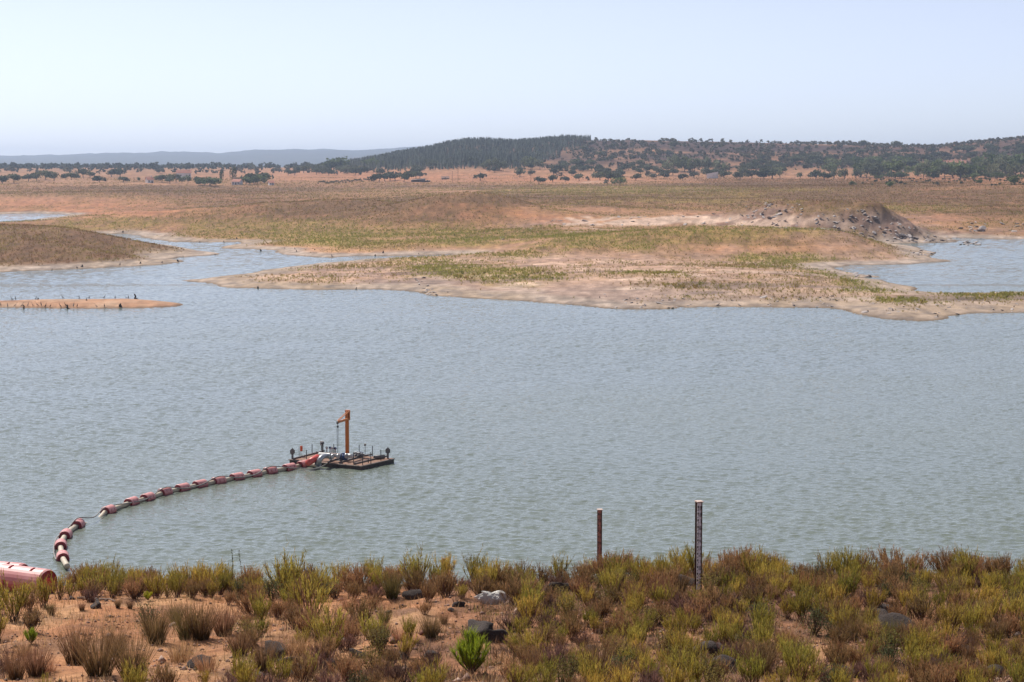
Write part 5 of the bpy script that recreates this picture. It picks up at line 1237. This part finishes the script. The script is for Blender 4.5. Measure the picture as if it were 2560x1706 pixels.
for px, py, hpx in [(1145, 456, 34), (1131, 458, 30), (1327, 452, 28), (1200, 452, 24), (897, 440, 16), (335, 458, 14), (2262, 446, 40)]:
    p = ground_at(px, py); h = hpx * p[1] / F
    t = thing("utility_pole", "thin utility pole with crossarm on the dry plain", "pole", tuple(p), 0, "utility poles")
    MB().tube([(0, 0, -.3), (0, 0, h)], [.16, .11], 6).build("pole", M_bark, t); MB().box((0, 0, h - .5), (1.6, .14, .14)).build("crossarm", M_bark, t)
p = ground_at(2255, 434); t = thing("round_white_sign", "round white disc on a post beside the eucalyptus grove", "sign", tuple(p)); k = p[1] / F
MB().tube([(0, 0, 0), (0, 0, 2.2)], .08, 6).build("post", M_bark, t); MB().tube([(0, -.06, 3.2), (0, .06, 3.2)], 4 * k, 20).build("disc", M_wall, t)
# ---------------------------------------------------------------- rocks of the far shore
SR = [boulder(800 + i, M_grey, 2, .55, .5, "stone") for i in range(5)]
def shore_rocks(nm_, n, px0, px1, py0, py1, s0, s1, label, group, y0=330, y1=1100, cond=None):
    pts = [(rt.uniform(px0, px1), rt.uniform(py0, py1)) for _ in range(n)]
    for (px, py), p in zip(pts, hits([q[0] for q in pts], [q[1] for q in pts], y0, y1, 600)):
        if np.isnan(p[0]) or p[2] < .05 or (cond and not cond(px, py)): continue
        s = rt.uniform(s0, s1) * (1.7 if rt.random() < .12 else 1)
        tag(obj(nm_, rt.choice(SR), None, (p[0], p[1], p[2] + s * .1), (rt.uniform(-.5, .5), rt.uniform(-.5, .5), rt.uniform(0, 6)), (s * rt.uniform(.9, 1.6), s, s * rt.uniform(.4, .75))), label, "rock", group)
shore_rocks("mound_rock", 250, 1930, 2390, 512, 606, .2, .6, "grey weathered rock on the stony mound by the lake", "rocks of the stony mound", 640, 900, lambda a, b: b > 512 + abs(a - 2130) * .33)
shore_rocks("mound_rock", 60, 2030, 2330, 518, 600, .45, .95, "large grey slab of rock on the stony mound", "large rocks of the stony mound", 640, 900, lambda a, b: b > 516 + abs(a - 2130) * .36)
shore_rocks("mound_rock", 26, 2240, 2400, 592, 607, .5, 1.1, "grey rock at the waterline of the stony mound", "waterline rocks of the stony mound", 640, 900)
shore_rocks("slope_rock", 55, 1850, 2010, 508, 565, .35, .9, "pale grey rock on the slope beside the white ledges", "rocks beside the white ledges", 640, 1000)
shore_rocks("pale_rock", 30, 1400, 1900, 535, 565, .35, .9, "pale slab of the white rock ledges", "slabs of the white ledges", 640, 1000)
shore_rocks("rubble_stone", 60, 1030, 1110, 690, 742, .25, .5, "rubble stone of the old wall running down to the lake", "rubble of the old wall", 360, 560, lambda a, b: abs(a - (1040 + (b - 690) * .8)) < 16)
shore_rocks("embankment_stone", 40, 1230, 1390, 552, 600, .3, .7, "stone of the old embankment on the far shore", "stones of the old embankment", 600, 950, lambda a, b: abs(b - (606 - (a - 1230) * .32)) < 7)
shore_rocks("beach_stone", 70, 1500, 2100, 735, 772, .2, .42, "small dark stone on the gravel beach", "stones of the gravel beach", 360, 500)
shore_rocks("beach_stone", 40, 2150, 2560, 750, 800, .2, .45, "stone on the point of the promontory", "stones of the promontory's point", 340, 500)
shore_rocks("spit_rock", 20, 2280, 2340, 624, 640, .4, .8, "rock of the stony nub on the second spit", "rocks of the spit's nub", 520, 800)
shore_rocks("inlet_rock", 16, 2120, 2210, 664, 694, .4, .8, "rock at the inlet's edge", "rocks at the inlet's edge", 450, 700)
shore_rocks("outcrop_rock", 24, 2390, 2560, 555, 580, .5, 1.1, "rock of the low outcrop behind the bay", "rocks of the outcrop behind the bay", 700, 1200)
for i in range(11):     # half-drowned rocks off the mound
    px = rt.uniform(2398, 2458); x, y = on_plane(px, 612 - abs(px - 2430) * .05 + rt.uniform(-3, 2), 0); s = rt.uniform(.5, 1.2)
    tag(obj("rock", rt.choice(SR), None, (float(x), float(y), s * .12), (rt.uniform(-.4, .4), rt.uniform(-.4, .4), rt.uniform(0, 6)), (s * 1.5, s, s * .75)), "half-drowned grey rock of the reef off the stony mound", "rock", "reef rocks off the stony mound")
# ---------------------------------------------------------------- sandbar: stumps and cormorants; stumps along the shores
M_stump = simple_mat("black_stump", (.035, .026, .022), .9, 0, .3, 5, None, .5)
def stump_mesh(seed, tall):
    R_ = random.Random(seed); m = MB(); n = 8; rows_ = 6
    pts = [Vector((R_.uniform(-.05, .05) * k, R_.uniform(-.05, .05) * k, -.15 + (1.15) * k / (rows_ - 1))) for k in range(rows_)]
    m.tube(pts, [(.30 if tall else .6), (.2 if tall else .5), (.17 if tall else .42), .17 if tall else .34, .15 if tall else .25, .11 if tall else .10], n)
    for i in range(4):
        a = R_.uniform(0, 6.28); m.tube([(0, 0, .15), (math.cos(a) * .4, math.sin(a) * .4, .02), (math.cos(a) * .75, math.sin(a) * .75, -.1)], [.12, .08, .03], 5, False)
    return m.mesh("stump", M_stump)
ST = [stump_mesh(900 + i, i % 2 == 0) for i in range(4)]
for px, py, hpx, k, lab in [(338,752,13,0,"tallest black stump standing on the sandbar"),(217,761,6,0,"short black stump in the middle of the sandbar"),(60,771,11,0,"black stump in the water at the sandbar's edge"),(170,771,12,2,"leaning black stump in the shallows of the sandbar"),(301,769,9,1,"broad triangular black stump at the sandbar's edge"),(95,755,5,1,"low broad stump on the sandbar"),(343,752,5,2,"small stump beside the tallest one on the sandbar")]:
    x, y = on_plane(px, py, .1); z = max(H1(float(x), float(y)), -.1); s = hpx * float(y) / F
    tag(obj("tree_stump", ST[k], None, (float(x), float(y), z), (rt.uniform(-.12, .12), rt.uniform(-.12, .12), rt.uniform(0, 6)), s), lab, "stump")
def bird():
    body = [(-.30, .10, .03), (-.22, .16, .07), (-.08, .26, .11), (.06, .38, .11), (.14, .47, .075), (.17, .56, .045), (.18, .64, .038), (.22, .70, .045), (.27, .71, .028), (.36, .70, .008)]
    m = MB(); n = 10; vs = []
    for x, z, r in body:
        for k in range(n): a = 2 * math.pi * k / n; vs.append((x + r * .45 * math.cos(a), r * .8 * math.sin(a), z + r * .9 * math.cos(a)))
    fs = [(i * n + k, i * n + (k + 1) % n, (i + 1) * n + (k + 1) % n, (i + 1) * n + k) for i in range(len(body) - 1) for k in range(n)] + [tuple(range(n)), tuple(range((len(body) - 1) * n, len(body) * n))]
    m.add(vs, fs); return m.mesh("body", M_bird, True)
M_bird = simple_mat("bird_plumage", (.035, .03, .028), .7, 0, .2, 8); BM = bird(); LG = MB().tube([(.02, .05, -.02), (.03, .05, .32)], .014, 5).mesh("leg", M_bird); LG2 = MB().tube([(.02, -.05, -.02), (.03, -.05, .32)], .014, 5).mesh("leg", M_bird)
for i, (px, py) in enumerate([(30,750),(39,751),(90,749),(157,747),(198,747),(223,747),(288,747),(261,748),(315,748),(321,748),(2,766),(19,768),(39,768),(55,768),(93,767),(103,766),(114,770),(151,770),(164,768),(184,768),(193,769),(241,770),(261,769),(70,767),(126,769),(82,767)]):
    p = hits([px], [py], 380, 430, 300)[0]
    if np.isnan(p[0]): x, y = on_plane(px, py + 4, .6); p = (float(x), float(y), max(H1(float(x), float(y)), .0))
    t = thing("cormorant", "dark cormorant standing on the far edge of the sandbar" if py < 755 else "dark cormorant standing at the sandbar's waterline", "bird", (p[0], p[1], p[2]), rt.uniform(0, 6.28), "cormorants on the sandbar's far edge" if py < 755 else "cormorants at the sandbar's waterline", rt.uniform(1.05, 1.35))
    obj("body", BM, t); obj("leg", LG, t); obj("leg", LG2, t)
sl = [(130,676),(193,672),(205,668),(300,664),(351,660),(405,658),(445,654),(458,645),(538,639),(652,634),(672,640),(712,622),(737,624),(741,630),(762,640),(830,642),(787,625),(938,640),(958,634),(1047,636),(1060,626),(985,620),(592,598),(307,582),(353,576),(478,608),(560,609),(500,610),(811,570),(1136,590),(645,722),(890,724),(1120,732),(2170,780),(2232,778),(2345,792),(2535,768),(2075,752),(1952,744),(1500,746)]
for (px, py), p in zip(sl, hits([q[0] for q in sl], [q[1] for q in sl], 340, 1000, 700)):
    if np.isnan(p[0]): continue
    s = rt.uniform(3, 6) * p[1] / F
    tag(obj("tree_stump", ST[rt.randrange(4)], None, (p[0], p[1], max(p[2], -.1)), (rt.uniform(-.3, .3), rt.uniform(-.3, .3), rt.uniform(0, 6)), s), "dark dead stump on the bare mud of the island shore" if px < 460 else "dark dead stump on the bare mud along the far shore", "stump", "dead stumps of the island shore" if px < 460 else "dead stumps along the far shore")
HAZE = 8.2e-5
# ---------------------------------------------------------------- haze
hz = bpy.data.materials.new("haze"); hz.use_nodes = True
hn = hz.node_tree.nodes; hl = hz.node_tree.links; hn.clear()
ho = hn.new("ShaderNodeOutputMaterial"); pv = hn.new("ShaderNodeVolumePrincipled")
pv.inputs["Color"].default_value = (.64, .77, 1.0, 1); pv.inputs["Density"].default_value = HAZE; pv.inputs["Anisotropy"].default_value = .35
pv.inputs["Density Attribute"].default_value = ""
hl.new(pv.outputs[0], ho.inputs["Volume"])
hb = MB().box((0, 7400, 75), (24000, 15400, 160)).build("haze", hz); hb["kind"] = "stuff"
